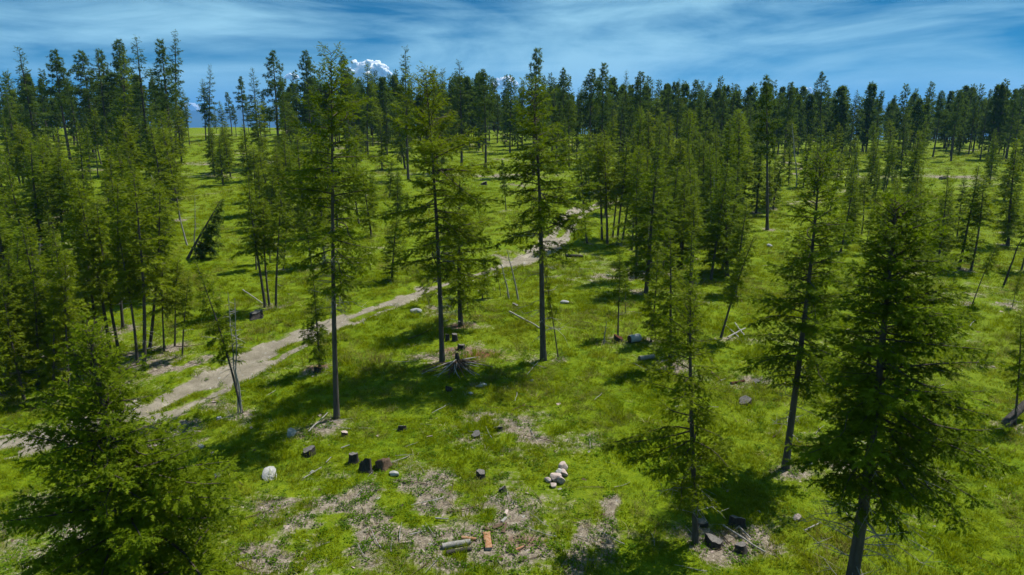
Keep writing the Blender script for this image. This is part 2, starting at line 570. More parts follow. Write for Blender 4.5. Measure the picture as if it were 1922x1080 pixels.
# dirt track: its own ragged-edged sheet just above the ground
tang = np.gradient(ROADC, axis=0)
seg = np.concatenate([[0], np.cumsum(np.hypot(*np.diff(ROADC, axis=0).T))])
ss = np.arange(0, seg[-1], .28)
cx, cyv = np.interp(ss, seg, ROADC[:, 0]), np.interp(ss, seg, ROADC[:, 1])
tx, ty = np.gradient(cx), np.gradient(cyv)
tl = np.hypot(tx, ty)
nxv, nyv = ty / tl, -tx / tl
off = np.linspace(-2.9, 2.9, 25)
TX, TY = cx[:, None] + nxv[:, None] * off, cyv[:, None] + nyv[:, None] * off
TZ = ground_z(TX, TY) + 0.014
PMK = path_mask(TX, TY)
ii = np.arange(TX.size).reshape(TX.shape)
keep = (PMK[:-1, :-1] + PMK[1:, :-1] + PMK[:-1, 1:] + PMK[1:, 1:]) > 1.9
qa = np.stack([ii[:-1, :-1], ii[:-1, 1:], ii[1:, 1:], ii[:-1, :-1], ii[1:, 1:], ii[1:, :-1]], -1)[keep].reshape(-1, 3)
link('dirt_track', tri_mesh('dirt_track', np.stack([TX, TY, TZ], -1), qa, [M_TRACK], smooth_shade=True), kind='structure')

# far blue hills beyond the crest
mh, th = new_mat('far_forested_hills')
gg = N(th, 'ShaderNodeNewGeometry')
finish(th, principled(th, ramp(th, noise(th, gg.outputs['Position'], 0.002, 5), [(0.35, (0.02, 0.04, 0.03)), (0.65, (0.04, 0.065, 0.04))]), 1.0, 0.0))
hx = np.linspace(-19000, 19000, 191)
hy = np.linspace(9000, 13500, 14)
HX, HY = np.meshgrid(hx, hy)
prof = np.sin(np.clip((HY - 9000) / 4500, 0, 1) * math.pi)
HZ = -420 + prof * (440 + 330 * fbm(HX / 3000, HY / 3000, 88, 5))
hi = np.arange(HX.size).reshape(HX.shape)
hq = np.stack([hi[:-1, :-1], hi[:-1, 1:], hi[1:, 1:], hi[:-1, :-1], hi[1:, 1:], hi[1:, :-1]], -1).reshape(-1, 3)
link('far_hills', tri_mesh('far_hills', np.stack([HX, HY, HZ], -1), hq, [mh], smooth_shade=True), kind='structure')


# ------------------------------------------------------------------ conifers
def limbs(P, Rr, sides=4):
    """P (n,k,3), Rr (n,k) -> tapered tubes"""
    n, k, _ = P.shape
    T = np.gradient(P, axis=1)
    T /= np.linalg.norm(T, axis=2, keepdims=True) + 1e-9
    ref = np.where(np.abs(T[..., 2:3]) > 0.85, np.array([1.0, 0, 0]), np.array([0, 0, 1.0]))
    A = np.cross(T, ref)
    A /= np.linalg.norm(A, axis=2, keepdims=True) + 1e-9
    B = np.cross(T, A)
    an = np.arange(sides) * 2 * math.pi / sides
    V = P[:, :, None] + Rr[:, :, None, None] * (A[:, :, None] * np.cos(an)[:, None] + B[:, :, None] * np.sin(an)[:, None])
    base = np.arange(n)[:, None, None] * k * sides + np.arange(k - 1)[None, :, None] * sides
    j = np.arange(sides)
    j2 = (j + 1) % sides
    a, b = base + j, base + j2
    F = np.concatenate([np.stack([a, b, b + sides], -1).reshape(-1, 3), np.stack([a, b + sides, a + sides], -1).reshape(-1, 3)])
    return V.reshape(-1, 3), F


def unit(v):
    return v / (np.linalg.norm(v, axis=-1, keepdims=True) + 1e-9)


def twig_templates(lod):
    """needle sprays: list of triangles in (along, across, up), unit length"""
    tris = [((0, -.04, 0), (.5, .15, .02), (1, 0, 0)), ((0, .04, 0), (1, 0, 0), (.5, -.15, .02))]
    if lod >= 3:
        for k, x in enumerate((.05, .28, .5, .7)):
            w = .36 - .06 * k
            for s in (-1, 1):
                tris.append(((x, 0, 0), (x + .19, s * .03, .0), (x + .32, s * w * 1.15, .06 if (k % 2) else -.06)))
        tris.append(((.1, 0, 0), (.3, .03, 0), (.5, 0, .22)))
        tris.append(((.45, 0, 0), (.62, -.03, 0), (.85, 0, .18)))
    elif lod == 2:
        for k, x in enumerate((.0, .30, .58)):
            w = .44 - .09 * k
            for s in (-1, 1):
                tris.append(((x, 0, 0), (x + .26, s * .03, .0), (x + .42, s * w, .07 - .14 * (k % 2))))
    else:
        tris = [((0, -.04, 0), (.4, .36, .04), (.62, .0, 0)), ((0, .04, 0), (.60, 0, .0), (.32, -.38, .04)), ((.3, 0, -.04), (.62, .26, .12), (1, 0, 0)), ((.35, 0, 0), (1, -.05, -.1), (.7, -.28, .06)), ((.1, 0, -.04), (.5, .02, .26), (.8, -.06, 0))]
    return np.array(tris, float)


def tuft_templates(lod, rng):
    n = {3: 18, 2: 12, 1: 8}[lod]
    w = {3: .07, 2: .12, 1: .22}[lod]
    T = []
    for i in range(n):
        th, ph = 2 * math.pi * i / n * 1.618, math.acos(1 - 1.45 * (i + .5) / n)
        d = np.array([math.cos(ph), math.sin(ph) * math.cos(th), math.sin(ph) * math.sin(th)])
        s = np.cross(d, rng.normal(size=3))
        s /= np.linalg.norm(s)
        T.append((-d * .05 + s * w, -d * .05 - s * w, d * rng.uniform(.8, 1.1)))
    return np.array(T, float)


def conifer(seed, H=12.0, cb=.25, rad=2.0, n=90, style='fir', lod=2, dead=8, dead_lo=.08, dead_len=.8, tr=.15, sway=.12, sweep=0.0, bias=0.0, bias_az=math.pi,
            droop=.22, foliage=None, spacing=None, gap=.08, one_sided=False, bend=None, pe=.8, rough=.0, tw=1.0):
    rng = np.random.default_rng(seed)
    ph = rng.uniform(0, 6.28, 4)

    def axis(h):
        t = np.asarray(h) / H
        x = sway * (np.sin(t * 3.1 + ph[0]) - math.sin(ph[0])) + sweep * (1 - np.exp(-t * 9))
        y = sway * (np.sin(t * 2.6 + ph[1]) - math.sin(ph[1]))
        if bend is not None:
            x = x + bend * (t ** 2)
        return np.stack([x, y, np.asarray(h, float)], -1)

    # trunk
    K = 16 if lod >= 2 else 8
    hs = .975 * H * np.linspace(0, 1, K) ** 1.1
    rr = tr * (1 - hs / H) ** .85 + .012 + tr * .42 * np.exp(-hs / (.018 * H + .08))
    hs[0] = -.35
    TV, TF = limbs(axis(hs)[None], rr[None], 9 if lod >= 3 else (7 if lod == 2 else 5))
    TM = np.zeros(len(TF), int)
    # live branches
    i = np.arange(n)
    u = np.clip((i + rng.uniform(-.4, .4, n)) / n, 0, .992)
    u = u ** .80
    if style == 'pine':
        prof_ = (1 - u ** 1.5) ** .85 * (.55 + .45 * np.minimum(1, u * 4)) + .08
        L = rad * prof_ * rng.uniform(.45, 1.12, n)
        el = np.radians(-4 + 50 * u ** 1.5 + rng.normal(0, 10, n))
    else:
        prof_ = (1 - u) ** pe * np.minimum(1, .55 + u * 2.4)
        L = rad * prof_ * rng.uniform(.55, 1.15, n) + .016 * H + .05
        el = np.radians(-12 + 60 * u ** 1.4 + rng.normal(0, 11, n))
    az = i * 2.39996 + rng.normal(0, .6, n)
    # uneven outline: whole sectors of the crown run longer or shorter
    lump = vnoise(u * 7 + ph[2] * 9, (np.cos(az) * 1.3 + 3) + ph[3], seed) + .6 * vnoise(u * 15 + ph[3], np.sin(az) * 2 + 5, seed + 1)
    L = L * np.clip(1 + (.55 + rough) * (lump - .8) * np.clip(1.25 - u, 0, 1), .35, 1.7)
    if bias:
        L = L * np.clip(1 + bias * np.cos(az - bias_az), .2, 2.2)
    if one_sided:
        az = bias_az + rng.normal(0, .55, n)
    ok = rng.uniform(size=n) > gap * np.clip(1.6 - 1.8 * u, 0, 1)
    u, L, el, az, h = u[ok], L[ok], el[ok], az[ok], (H * (cb + (1 - cb) * u))[ok]
    n = len(u)
    s = np.linspace(0, 1, 7)
    D = np.stack([np.cos(az), np.sin(az)], -1)
    wig = rng.normal(0, .12, (n, 1)) * np.sin(s * 4 + rng.uniform(0, 6, (n, 1)))
    hor = L[:, None] * np.cos(el)[:, None] * s
    P = axis(h)[:, None, :] + np.stack([D[:, :1] * hor - D[:, 1:] * wig * L[:, None], D[:, 1:] * hor + D[:, :1] * wig * L[:, None],
                                        L[:, None] * (np.sin(el)[:, None] * s - droop * s ** 2 + (droop * .62) * s ** 3)], -1)
    br = np.clip(.012 * L + .006, .008, .045)[:, None] * (1 - .8 * s)
    LV, LF = limbs(P, br, 3)
    parts_V, parts_F, parts_M = [TV, LV], [TF, LF + len(TV)], [TM, np.ones(len(LF), int)]
    # bare dead limbs below the crown
    if dead:
        dh = H * rng.uniform(dead_lo, max(cb + .12, dead_lo + .05), dead)
        da = rng.uniform(0, 6.28, dead)
        dl = dead_len * rng.uniform(.45, 1.2, dead)
        s5 = np.linspace(0, 1, 5)
        dd = np.stack([np.cos(da), np.sin(da)], -1)
        kink = rng.normal(0, .08, (dead, 5, 3)) * s5[None, :, None]
        DP = axis(dh)[:, None, :] + np.stack([dd[:, :1] * dl[:, None] * s5, dd[:, 1:] * dl[:, None] * s5, dl[:, None] * (rng.normal(.1, .18, (dead, 1)) * s5 - .22 * s5 ** 2)], -1) + kink * dl[:, None, None]
        DV, DF = limbs(DP, .022 * (1 - .82 * s5)[None] * np.ones((dead, 1)), 3)
        # side twigs on the dead limbs
        parts_F.append(DF + sum(len(v) for v in parts_V))
        parts_V.append(DV)
        parts_M.append(np.full(len(DF), 2))
        if lod >= 3:
            bi = np.repeat(np.arange(dead), 4)
            bs = rng.integers(1, 4, len(bi))
            p0 = DP[bi, bs]
            dv = unit(DP[bi, bs + 1] - p0 + rng.normal(0, .5, (len(bi), 3)) * dl[bi, None] * .4) * (dl[bi] * rng.uniform(.2, .5, len(bi)))[:, None]
            SP = p0[:, None] + dv[:, None] * np.linspace(0, 1, 3)[None, :, None]
            SV, SF = limbs(SP, np.array([.010, .006, .002])[None] * np.ones((len(bi), 1)), 3)
            parts_F.append(SF + sum(len(v) for v in parts_V))
            parts_V.append(SV)
            parts_M.append(np.full(len(SF), 2))
    trunk = tri_mesh('trunk', np.concatenate(parts_V), np.concatenate(parts_F), [M_BARK, M_LIMB, M_DEAD], np.concatenate(parts_M), smooth_shade=True)
    # branchlets
    sp = spacing or {3: .11, 2: .17, 1: .34}[lod]
    cnt = np.maximum(2, (L / sp).astype(int)) * 2
    b = np.repeat(np.arange(n), cnt)
    st = np.concatenate([np.linspace(.16, 1, c) for c in cnt]) + rng.uniform(-.03, .03, len(b))
    st = np.clip(st, .08, 1)
    side = np.where(np.arange(len(b)) % 2 == 0, 1.0, -1.0)
    f = st * 6
    k0 = np.clip(f.astype(int), 0, 5)
    w = (f - k0)[:, None]
    p0 = P[b, k0] * (1 - w) + P[b, k0 + 1] * w
    tan = unit(P[b, k0 + 1] - P[b, k0])
    up = np.array([0, 0, 1.0])
    lat = unit(np.cross(up, tan)) * side[:, None]
    a = np.radians(rng.normal(52, 12, len(b)))
    a = np.where(st > .96, a * .25, a)
    phi = rng.normal(-.12, .62, len(b))                    # sprays leave the bough all round, most of them sideways
    latu = unit(np.cross(tan, lat)) * np.sign((np.cross(tan, lat))[:, 2:3] + 1e-9)
    bd = unit(tan * np.cos(a)[:, None] + (lat * np.cos(phi)[:, None] + latu * np.sin(phi)[:, None]) * np.sin(a)[:, None] + rng.normal(0, .16, (len(b), 3)) + np.array([0, 0, -.14 if style == 'fir' else .18]))
    bl = np.clip((.34 * L[b] * np.sqrt(np.clip(1.02 - st, 0, 1)) * np.minimum(1, .45 + st) + {3: .12, 2: .18, 1: .40}[lod]) * rng.uniform(.55, 1.2, len(b)), .08, {3: .7, 2: .75, 1: .95}[lod])
    btone = rng.uniform(0, 1, n)[b] * .45
    if style == 'pine':
        seg_ = {3: .17, 2: .24, 1: .5}[lod]
        c2 = np.maximum(1, np.round(bl / seg_ * .75).astype(int))
        j = np.repeat(np.arange(len(b)), c2)
        qf = np.concatenate([np.linspace(1, .35, c) if c > 1 else np.array([1.0]) for c in c2])
        tp = p0[j] + bd[j] * (bl[j] * qf)[:, None]
        td = unit(bd[j] + np.array([0, 0, .25]) + rng.normal(0, .25, (len(j), 3)))
        size = {3: .2, 2: .30, 1: .56}[lod] * rng.uniform(.75, 1.2, len(j))
        T = tuft_templates(lod, rng)
    else:
        if lod == 3:
            seg_ = .085
            c2 = np.maximum(1, (bl / seg_).astype(int))
        elif lod == 2:
            seg_ = .17
            c2 = np.maximum(1, np.round(bl / seg_).astype(int))
        else:
            seg_ = .5
            c2 = np.maximum(1, np.round(bl / seg_).astype(int))
        j = np.repeat(np.arange(len(b)), c2)
        qi = np.concatenate([np.arange(c) for c in c2])
        qf = (qi + .2) / c2[j]
        tp = p0[j] + bd[j] * (bl[j] * qf * .9)[:, None]
        sd = np.where(qi % 2 == 0, 1.0, -1.0)
        last = qi == c2[j] - 1
        l2 = unit(np.cross(up, bd[j])) * sd[:, None]
        an = np.where(last, .1, np.radians(42)) if lod >= 2 else np.full(len(j), .15)
        td = unit(bd[j] * np.cos(an)[:, None] + l2 * np.sin(an)[:, None] + rng.normal(0, .22, (len(j), 3)) + np.array([0, 0, -.16]))
        size = tw * {3: .20, 2: .37, 1: .80}[lod] * rng.uniform(.7, 1.2, len(j)) * (1 - .25 * qf) * (1 - .45 * u[b[j]] ** 2)
        T = twig_templates(lod)
    nt = len(tp)
    nrm = unit(up + rng.normal(0, .62, (nt, 3)))
    latv = unit(np.cross(nrm, td))
    upv = np.cross(td, latv)
    Vv = tp[:, None, None] + size[:, None, None, None] * (T[None, :, :, :1] * td[:, None, None] + T[None, :, :, 1:2] * latv[:, None, None] + T[None, :, :, 2:] * upv[:, None, None])
    tone = np.clip(btone[j] + rng.uniform(0, .55, nt), 0, 1)
    TT = np.repeat(tone, T.shape[0] * 3)
    Vv = Vv.reshape(-1, 3)
    crown = tri_mesh('crown', Vv, np.arange(len(Vv)).reshape(-1, 3), [foliage or M_FIR], attrs={'tone': TT})
    return trunk, crown, H


ord_words = ['first', 'second', 'third', 'fourth', 'fifth', 'sixth', 'seventh', 'eighth', 'ninth', 'tenth', 'eleventh', 'twelfth', 'thirteenth', 'fourteenth', 'fifteenth',
             'sixteenth', 'seventeenth', 'eighteenth', 'nineteenth', 'twentieth', 'twenty-first', 'twenty-second', 'twenty-third', 'twenty-fourth', 'twenty-fifth', 'twenty-sixth',
             'twenty-seventh', 'twenty-eighth', 'twenty-ninth', 'thirtieth', 'thirty-first', 'thirty-second', 'thirty-third', 'thirty-fourth', 'thirty-fifth', 'thirty-sixth', 'thirty-seventh', 'thirty-eighth', 'thirty-ninth', 'fortieth']

rnd = random.Random(11)
LIB = {}


def lib(kind, lod):
    """library of tree bodies shared by the trees farther back"""
    key = (kind, lod)
    if key not in LIB:
        out = []
        cnt = {'fir': 7, 'slim': 6, 'pine': 6, 'spire': 5}[kind]
        for v in range(cnt):
            sd = hash_seed(kind, lod, v)
            k = random.Random(sd)
            if kind == 'fir':
                a = dict(H=12, cb=k.uniform(.06, .2), rad=k.uniform(1.6, 2.2), tw=1.0, n=104 if lod == 2 else 80, pe=k.uniform(.5, .9), style='fir', dead=10, tr=.14, gap=.08, foliage=[M_FIR, M_FIR, M_LIME, M_FIR, M_FIRB, M_LIME, M_FIR][v])
            elif kind == 'spire':
                a = dict(H=15, cb=k.uniform(.10, .30), rad=k.uniform(1.7, 2.4), n=84 if lod == 2 else 70, pe=k.uniform(.75, 1.0), rough=.25, style='fir', dead=10, tr=.16, gap=.16, droop=.28, foliage=M_PINE)
            elif kind == 'slim':
                a = dict(H=12, cb=k.uniform(.34, .52), tw=1.0, rad=k.uniform(1.3, 1.75), n=76 if lod == 2 else 60, pe=k.uniform(.4, .75), rough=.2, style='fir', dead=14, dead_lo=.12, dead_len=.7, tr=.11, sway=.22, gap=.14, foliage=[M_FIR, M_LIME, M_FIR, M_LIME, M_FIR, M_LIME][v])
            else:
                a = dict(H=14, cb=k.uniform(.34, .5), rad=k.uniform(1.7, 2.3), n=54 if lod == 2 else 52, style='pine', dead=9, dead_lo=.2, tr=.17, sway=.18, droop=.12, gap=.12, foliage=M_PINE)
            out.append(conifer(sd, lod=lod, **a))
        LIB[key] = out
    return LIB[key]


def hash_seed(*a):
    v = 7
    for x in a:
        for ch in str(x):
            v = (v * 131 + ord(ch)) % 1000003
    return v


NAMES = {'fir': 'fir_tree', 'spire': 'fir_tree', 'slim': 'slender_conifer', 'pine': 'pine_tree'}
CLUSTER = {}


def put_tree(body, base, H, lean=0.0, w=1.0, rz=None, name='fir_tree', label=None, group=None, cluster=None, sink=.05):
    trunk, crown, H0 = body
    s = H / H0
    root = link(name, None, label=label, cat='tree', group=group)
    root.empty_display_size = .3
    rz = rnd.uniform(0, 6.28) if rz is None else rz
    root.matrix_world = Matrix.Translation(base - Vector((0, 0, sink))) @ Matrix.Rotation(lean, 4, 'Y') @ Matrix.Rotation(rz, 4, 'Z') @ Matrix.Diagonal((s * w, s * w, s, 1))
    if base.y < 125:
        BEDS.append((base.x, base.y, rnd.uniform(.55, 1.0)))
    link('trunk', trunk, root)
    link('crown', crown, root)
    if cluster:
        CLUSTER.setdefault(cluster, []).append((base, root))
    return root


def solve_BT(bx, by, tx, ty_):
    """base pixel and top pixel -> base point, height, lean in the picture plane"""
    b = ground_at(bx, by)
    d = ray(tx, ty_)
    t = b.y / d.y
    top = Vector((d.x * t, b.y, CAM_H + d.z * t))
    v = top - b
    return b, v.length, math.atan2(v.x, v.z)


def solve_TD(tx, ty_, D):
    d = ray(tx, ty_)
    t = D / d.y
    x = d.x * t
    z = gz(x, D)
    return Vector((x, D, z)), CAM_H + d.z * t - z


def pick(kind, lod):
    return rnd.choice(lib(kind, lod))


def tree_BT(bx, by, tx, ty_, kind='fir', w=1.0, label=None, cluster=None, group=None, name=None, body=None, rz=None):
    b, H, lean = solve_BT(bx, by, tx, ty_)
    if body is None:
        body = pick(kind, 2)
    return put_tree(body, b, H, lean, w, rz, name or NAMES[kind], label, group, cluster)


# --- the trees near the camera, each with a body of its own
def hero(bx, by, tx, ty_, label, w=1.0, name='fir_tree', rz=0.0, **kw):
    b, H, lean = solve_BT(bx, by, tx, ty_)
    body = conifer(H=H, **kw)
    return put_tree(body, b, H, lean, w, rz, name, label, None)


def hero_TD(tx, ty_, D, label, rz=0.0, **kw):
    b, H = solve_TD(tx, ty_, D)
    return put_tree(conifer(H=H, **kw), b, H, 0, 1, rz, 'fir_tree', label)


hero_TD(166, 592, 14.2, 'broad bright green young fir filling the bottom left corner, closest to the camera', seed=101, pe=.85, tw=1.05, cb=.04, rad=4.1, n=215, lod=3, dead=4, tr=.17, foliage=M_FIRB, droop=.20, spacing=.105, gap=.03)
hero(1590, 1135, 1702, 375, 'big olive fir at the right with bare dead limbs low on its dark trunk', seed=102, pe=.36, tw=1.12, rough=.15, bias=.18, bias_az=-.4, cb=.28, rad=2.0, n=215, lod=3, dead=46, dead_lo=.03, dead_len=1.9, tr=.17, droop=.30, spacing=.125, gap=.2)
hero(1306, 1020, 1308, 525, 'small lopsided fir with lime lower sprays standing in the grass by charred stumps', seed=103, pe=.45, tw=1.1, rough=.2, cb=.22, rad=1.5, n=100, lod=3, dead=12, dead_lo=.12, dead_len=1.2, tr=.09, bias=.28, bias_az=math.pi, droop=.22, gap=.16, foliage=M_LIME)
hero(1474, 880, 1534, 285, 'tall dark fir with a straight bare lower trunk just left of the big olive fir', seed=104, pe=.5, tw=1.1, cb=.27, rad=2.0, n=140, lod=3, dead=16, dead_lo=.10, dead_len=1.1, tr=.125, spacing=.13, gap=.16)
hero(632, 785, 613, 93, 'tallest slim fir with a long bare grey trunk and white snapped limbs, left of centre', seed=105, tw=1.15, pe=.42, rough=.3, cb=.38, rad=2.15, n=120, lod=3, dead=30, dead_lo=.32, dead_len=1.5, tr=.115, spacing=.15, gap=.22, sway=.1)
hero(830, 680, 797, 133, 'tall broad crowned fir rising beside the heap of grey roots', seed=106, tw=1.2, pe=.45, rough=.2, cb=.34, rad=3.1, n=120, lod=3, dead=16, dead_lo=.12, dead_len=1.2, tr=.125, spacing=.17, gap=.20, foliage=M_LIME)
hero(865, 612, 857, 322, 'dark conical fir of middle height just behind the reddish soil mound', seed=107, tw=1.2, pe=.7, cb=.14, rad=2.7, n=105, lod=3, dead=10, dead_lo=.05, tr=.14, spacing=.17, gap=.10)
hero(1020, 676, 982, 152, 'tall forked fir with a crooked dark trunk beside the track in the centre', seed=108, tw=1.2, pe=.45, rough=.3, cb=.40, rad=2.6, n=112, lod=3, dead=22, dead_lo=.10, dead_len=1.5, tr=.15, spacing=.17, gap=.16, sway=.25)

# --- trees in the middle distance whose foot shows
G_TRACK = 'thin trees of the copse left of the track'
for a in [(207, 668, 158, 345), (224, 668, 186, 372), (258, 685, 228, 410), (270, 686, 256, 318), (281, 655, 297, 352), (308, 660, 312, 480), (328, 650, 340, 485), (231, 617, 222, 335), (342, 668, 352, 512)]:
    tree_BT(*a, kind='slim', cluster=G_TRACK)
tree_BT(455, 776, 368, 488, 'slim', .8, 'thin tree leaning left over the track edge with a light green crown', rz=1.0)
tree_BT(600, 692, 588, 500, 'fir', .95, 'small sparse fir on a reddish foot just left of the long bare trunk')
G_CEN = 'thin stems bunched beyond the dark stump'
for a in [(498, 577, 476, 325), (506, 575, 490, 372), (518, 577, 520, 352), (481, 507, 478, 372), (507, 494, 500, 380), (532, 506, 540, 372), (585, 504, 575, 380), (611, 494, 600, 350)]:
    tree_BT(*a, kind='slim', w=1.05, cluster=G_CEN)
tree_BT(735, 527, 748, 398, 'fir', 1.35, 'squat dark bushy fir at the far edge of the track')
tree_BT(808, 580, 782, 500, 'slim', .8, 'spindly leaning sapling between the track and the broad crowned fir')
tree_BT(905, 562, 912, 468, 'fir', .9, 'low bushy fir just right of the dark conical fir')
tree_BT(940, 557, 930, 482, 'slim', .8, 'young thin conifer beside the pair of dead poles')
tree_BT(1048, 672, 1012, 455, 'slim', .55, 'thin second stem growing close beside the crooked dark trunk')
G_CLUMP = 'stems of the clump right of the bend in the track'
for a in [(1102, 460, 1084, 285), (1130, 452, 1118, 255), (1140, 458, 1142, 245), (1150, 446, 1156, 290), (1158, 460, 1168, 258), (1168, 456, 1196, 275), (1186, 470, 1192, 305), (1222, 492, 1226, 318)]:
    tree_BT(*a, kind='slim', w=1.15, cluster=G_CLUMP)
tree_BT(1160, 632, 1156, 470, 'slim', 1.0, 'small conifer with a curved foot growing out of a dark red stump')
tree_BT(1174, 588, 1172, 498, 'slim', .8, 'little thin conifer behind the one growing from a red stump')
tree_BT(1222, 642, 1236, 470, 'fir', 1.0, 'dark fir whose foot leans, behind the pale log section')
tree_BT(1258, 690, 1254, 428, 'fir', 1.0, 'tallest dark fir of the trio in the middle right grass')
tree_BT(1292, 655, 1296, 425, 'fir', .9, 'dark fir directly behind the small lopsided fir')
tree_BT(1352, 637, 1420, 440, 'slim', 1.15, 'slanting fir leaning right over the pale brush heap')
tree_BT(1440, 432, 1437, 146, 'pine', .85, 'lone tall pine with a straight black trunk and small tufted top')
tree_BT(1335, 446, 1330, 270, 'fir', .8, cluster='trees of the dense stand behind the dark fir trio')
tree_BT(1376, 478, 1378, 380, 'fir', .8, 'little fir with a grey stem at the left edge of the lone pine clearing')
tree_BT(1905, 800, 1911, 583, 'slim', 1.0, 'small dark tree growing from a tipped black log at the right edge')
tree_BT(1688, 352, 1702, 207, 'spire', 1.0, 'narrow black-green fir standing alone on the right slope')
tree_BT(1548, 350, 1575, 232, 'fir', .9, 'leaning fir on the right slope left of the narrow black-green one')
tree_BT(1540, 285, 1547, 136, 'pine', 1.0, 'tallest skyline pine right of the lone black-trunked pine')
tree_BT(1785, 303, 1800, 170, 'pine', 1.0, 'pine with a bowed trunk on the far right slope')
tree_BT(1595, 380, 1600, 295, 'fir', 1.0, 'small fir with a pale stem beside the grey litter on the right slope')
tree_BT(1800, 505, 1836, 305, 'fir', 1.05, 'slanting olive fir behind the big fir at the right')
tree_BT(1772, 470, 1770, 360, 'fir', 1.1, 'dark bushy fir seen just above the big olive fir')
tree_BT(1892, 462, 1908, 262, 'fir', 1.1, 'tall layered fir cut by the right edge of the picture')
tree_BT(1825, 572, 1872, 450, 'slim', .9, 'thin tilted conifer at the right beyond the big fir crown')
tree_BT(1900, 577, 1918, 505, 'slim', .8, 'sapling with a straight thin stem low at the right edge')
tree_BT(1848, 690, 1856, 650, 'fir', 1.1, 'tiny fir seedling in the grass right of the big fir')
tree_BT(392, 263, 392, 121, 'spire', .9, 'narrow fir standing clear on the crest before the blue hills')
tree_BT(1635, 320, 1640, 228, 'fir', 1.2, 'broad olive fir in the middle of the right slope')
tree_BT(950, 395, 942, 300, 'pine', .8, 'small round-topped pine left of the crooked trunk')
tree_BT(752, 396, 748, 312, 'fir', 1.0, 'little dark fir on the open slope left of the broad crowned fir')
tree_BT(100, 517, 92, 395, 'slim', 1.0, 'thin conifer by the two charred posts at the left')
tree_BT(330, 290, 325, 59, 'spire', .95, 'tallest tree on the left skyline with long tiered boughs')
tree_BT(232, 330, 236, 99, 'fir', 1.1, 'tall broad olive fir crowding the left skyline')

# --- trees along the skyline (seen by their tops)
SKY_L = 'skyline conifers left of the blue gap'
SKY_M = 'skyline conifers between the blue gap and crooked fir'
SKY_M2 = 'skyline conifers between the crooked fir and lone pine'
SKY_R = 'skyline conifers right of the lone pine'
sky_list = [
    (SKY_L, [(38, 88, 125, 'spire'), (15, 133, 150, 'slim'), (75, 150, 160, 'pine'), (102, 97, 140, 'pine'), (125, 128, 170, 'spire'), (148, 98, 150, 'pine'), (177, 92, 145, 'spire'), (192, 97, 160, 'pine'), (222, 78, 150, 'pine'),
             (254, 68, 140, 'spire'), (284, 128, 165, 'spire'), (302, 78, 128, 'pine'), (345, 170, 180, 'slim'), (60, 175, 190, 'spire'), (8, 170, 110, 'spire')]),
    (SKY_M, [(375, 150, 190, 'slim'), (412, 190, 205, 'slim'), (438, 196, 200, 'pine'), (462, 186, 210, 'slim'), (492, 178, 200, 'pine'), (402, 205, 215, 'spire'), (516, 190, 205, 'slim'), (428, 174, 205, 'pine'), (450, 145, 190, 'pine'), (475, 128, 150, 'spire'), (508, 97, 135, 'pine'), (532, 158, 120, 'spire'), (573, 98, 165, 'pine'), (590, 150, 190, 'spire'), (645, 107, 160, 'pine'),
             (660, 140, 180, 'slim'), (683, 120, 150, 'slim'), (722, 172, 160, 'spire'), (758, 88, 118, 'spire'), (828, 128, 150, 'spire'), (863, 115, 130, 'spire'), (910, 133, 135, 'pine'), (933, 177, 190, 'spire'), (952, 170, 205, 'spire'), (965, 153, 205, 'spire')]),
    (SKY_M2, [(1003, 93, 125, 'pine'), (1038, 145, 165, 'spire'), (1058, 130, 160, 'pine'), (1085, 165, 150, 'spire'), (1112, 132, 150, 'pine'), (1133, 120, 140, 'pine'), (1150, 177, 160, 'spire'), (1175, 133, 150, 'spire'), (1203, 137, 150, 'pine'),
             (1223, 152, 160, 'spire'), (1253, 160, 175, 'pine'), (1275, 150, 150, 'spire'), (1305, 152, 160, 'pine'), (1327, 163, 180, 'spire'), (1358, 172, 165, 'pine'), (1378, 175, 190, 'spire'), (1405, 180, 150, 'spire')]),
    (SKY_R, [(1462, 185, 170, 'spire'), (1485, 157, 150, 'pine'), (1510, 187, 205, 'spire'), (1582, 177, 170, 'spire'), (1608, 170, 165, 'spire'), (1628, 197, 200, 'spire'), (1653, 172, 165, 'pine'), (1680, 180, 190, 'pine'), (1707, 185, 205, 'pine'),
             (1720, 188, 190, 'spire'), (1742, 193, 190, 'spire'), (1768, 172, 175, 'pine'), (1835, 177, 185, 'pine'), (1858, 183, 170, 'spire'), (1882, 172, 185, 'spire'), (1910, 173, 165, 'pine')])]
for cl_, rows in sky_list:
    for (px, py, D, kd) in rows:
        b, H = solve_TD(px, py, D)
        put_tree(pick(kd, 2), b, H, 0, rnd.uniform(.85, 1.15), None, NAMES[kd], cluster=cl_)

# --- the rest of the woods, stand by stand
taken = []


def stand(cluster, x0, x1, y0, y1, n, hr, kinds, w=(.8, 1.4), gapm=1.7, avoid=()):
    k = 0
    tries = 0
    while k < n and tries < n * 40:
        tries += 1
        px, py = rnd.uniform(x0, x1), rnd.uniform(y0, y1)
        if any(a <= px <= c and b_ <= py <= d for a, b_, c, d in avoid):
            continue
        g = ground_at(px, py)
        if float(np.abs(road_dist(np.array([g.x]), np.array([g.y])))[0]) < 3.0:
            continue
        if any((g.x - tx_) ** 2 + (g.y - ty2) ** 2 < gapm ** 2 for tx_, ty2 in taken):
            continue
        taken.append((g.x, g.y))
        kd = rnd.choice(kinds)
        put_tree(pick(kd, 2), g, rnd.uniform(*hr), rnd.gauss(0, .045), rnd.uniform(*w), None, NAMES[kd], cluster=cluster)
        k += 1


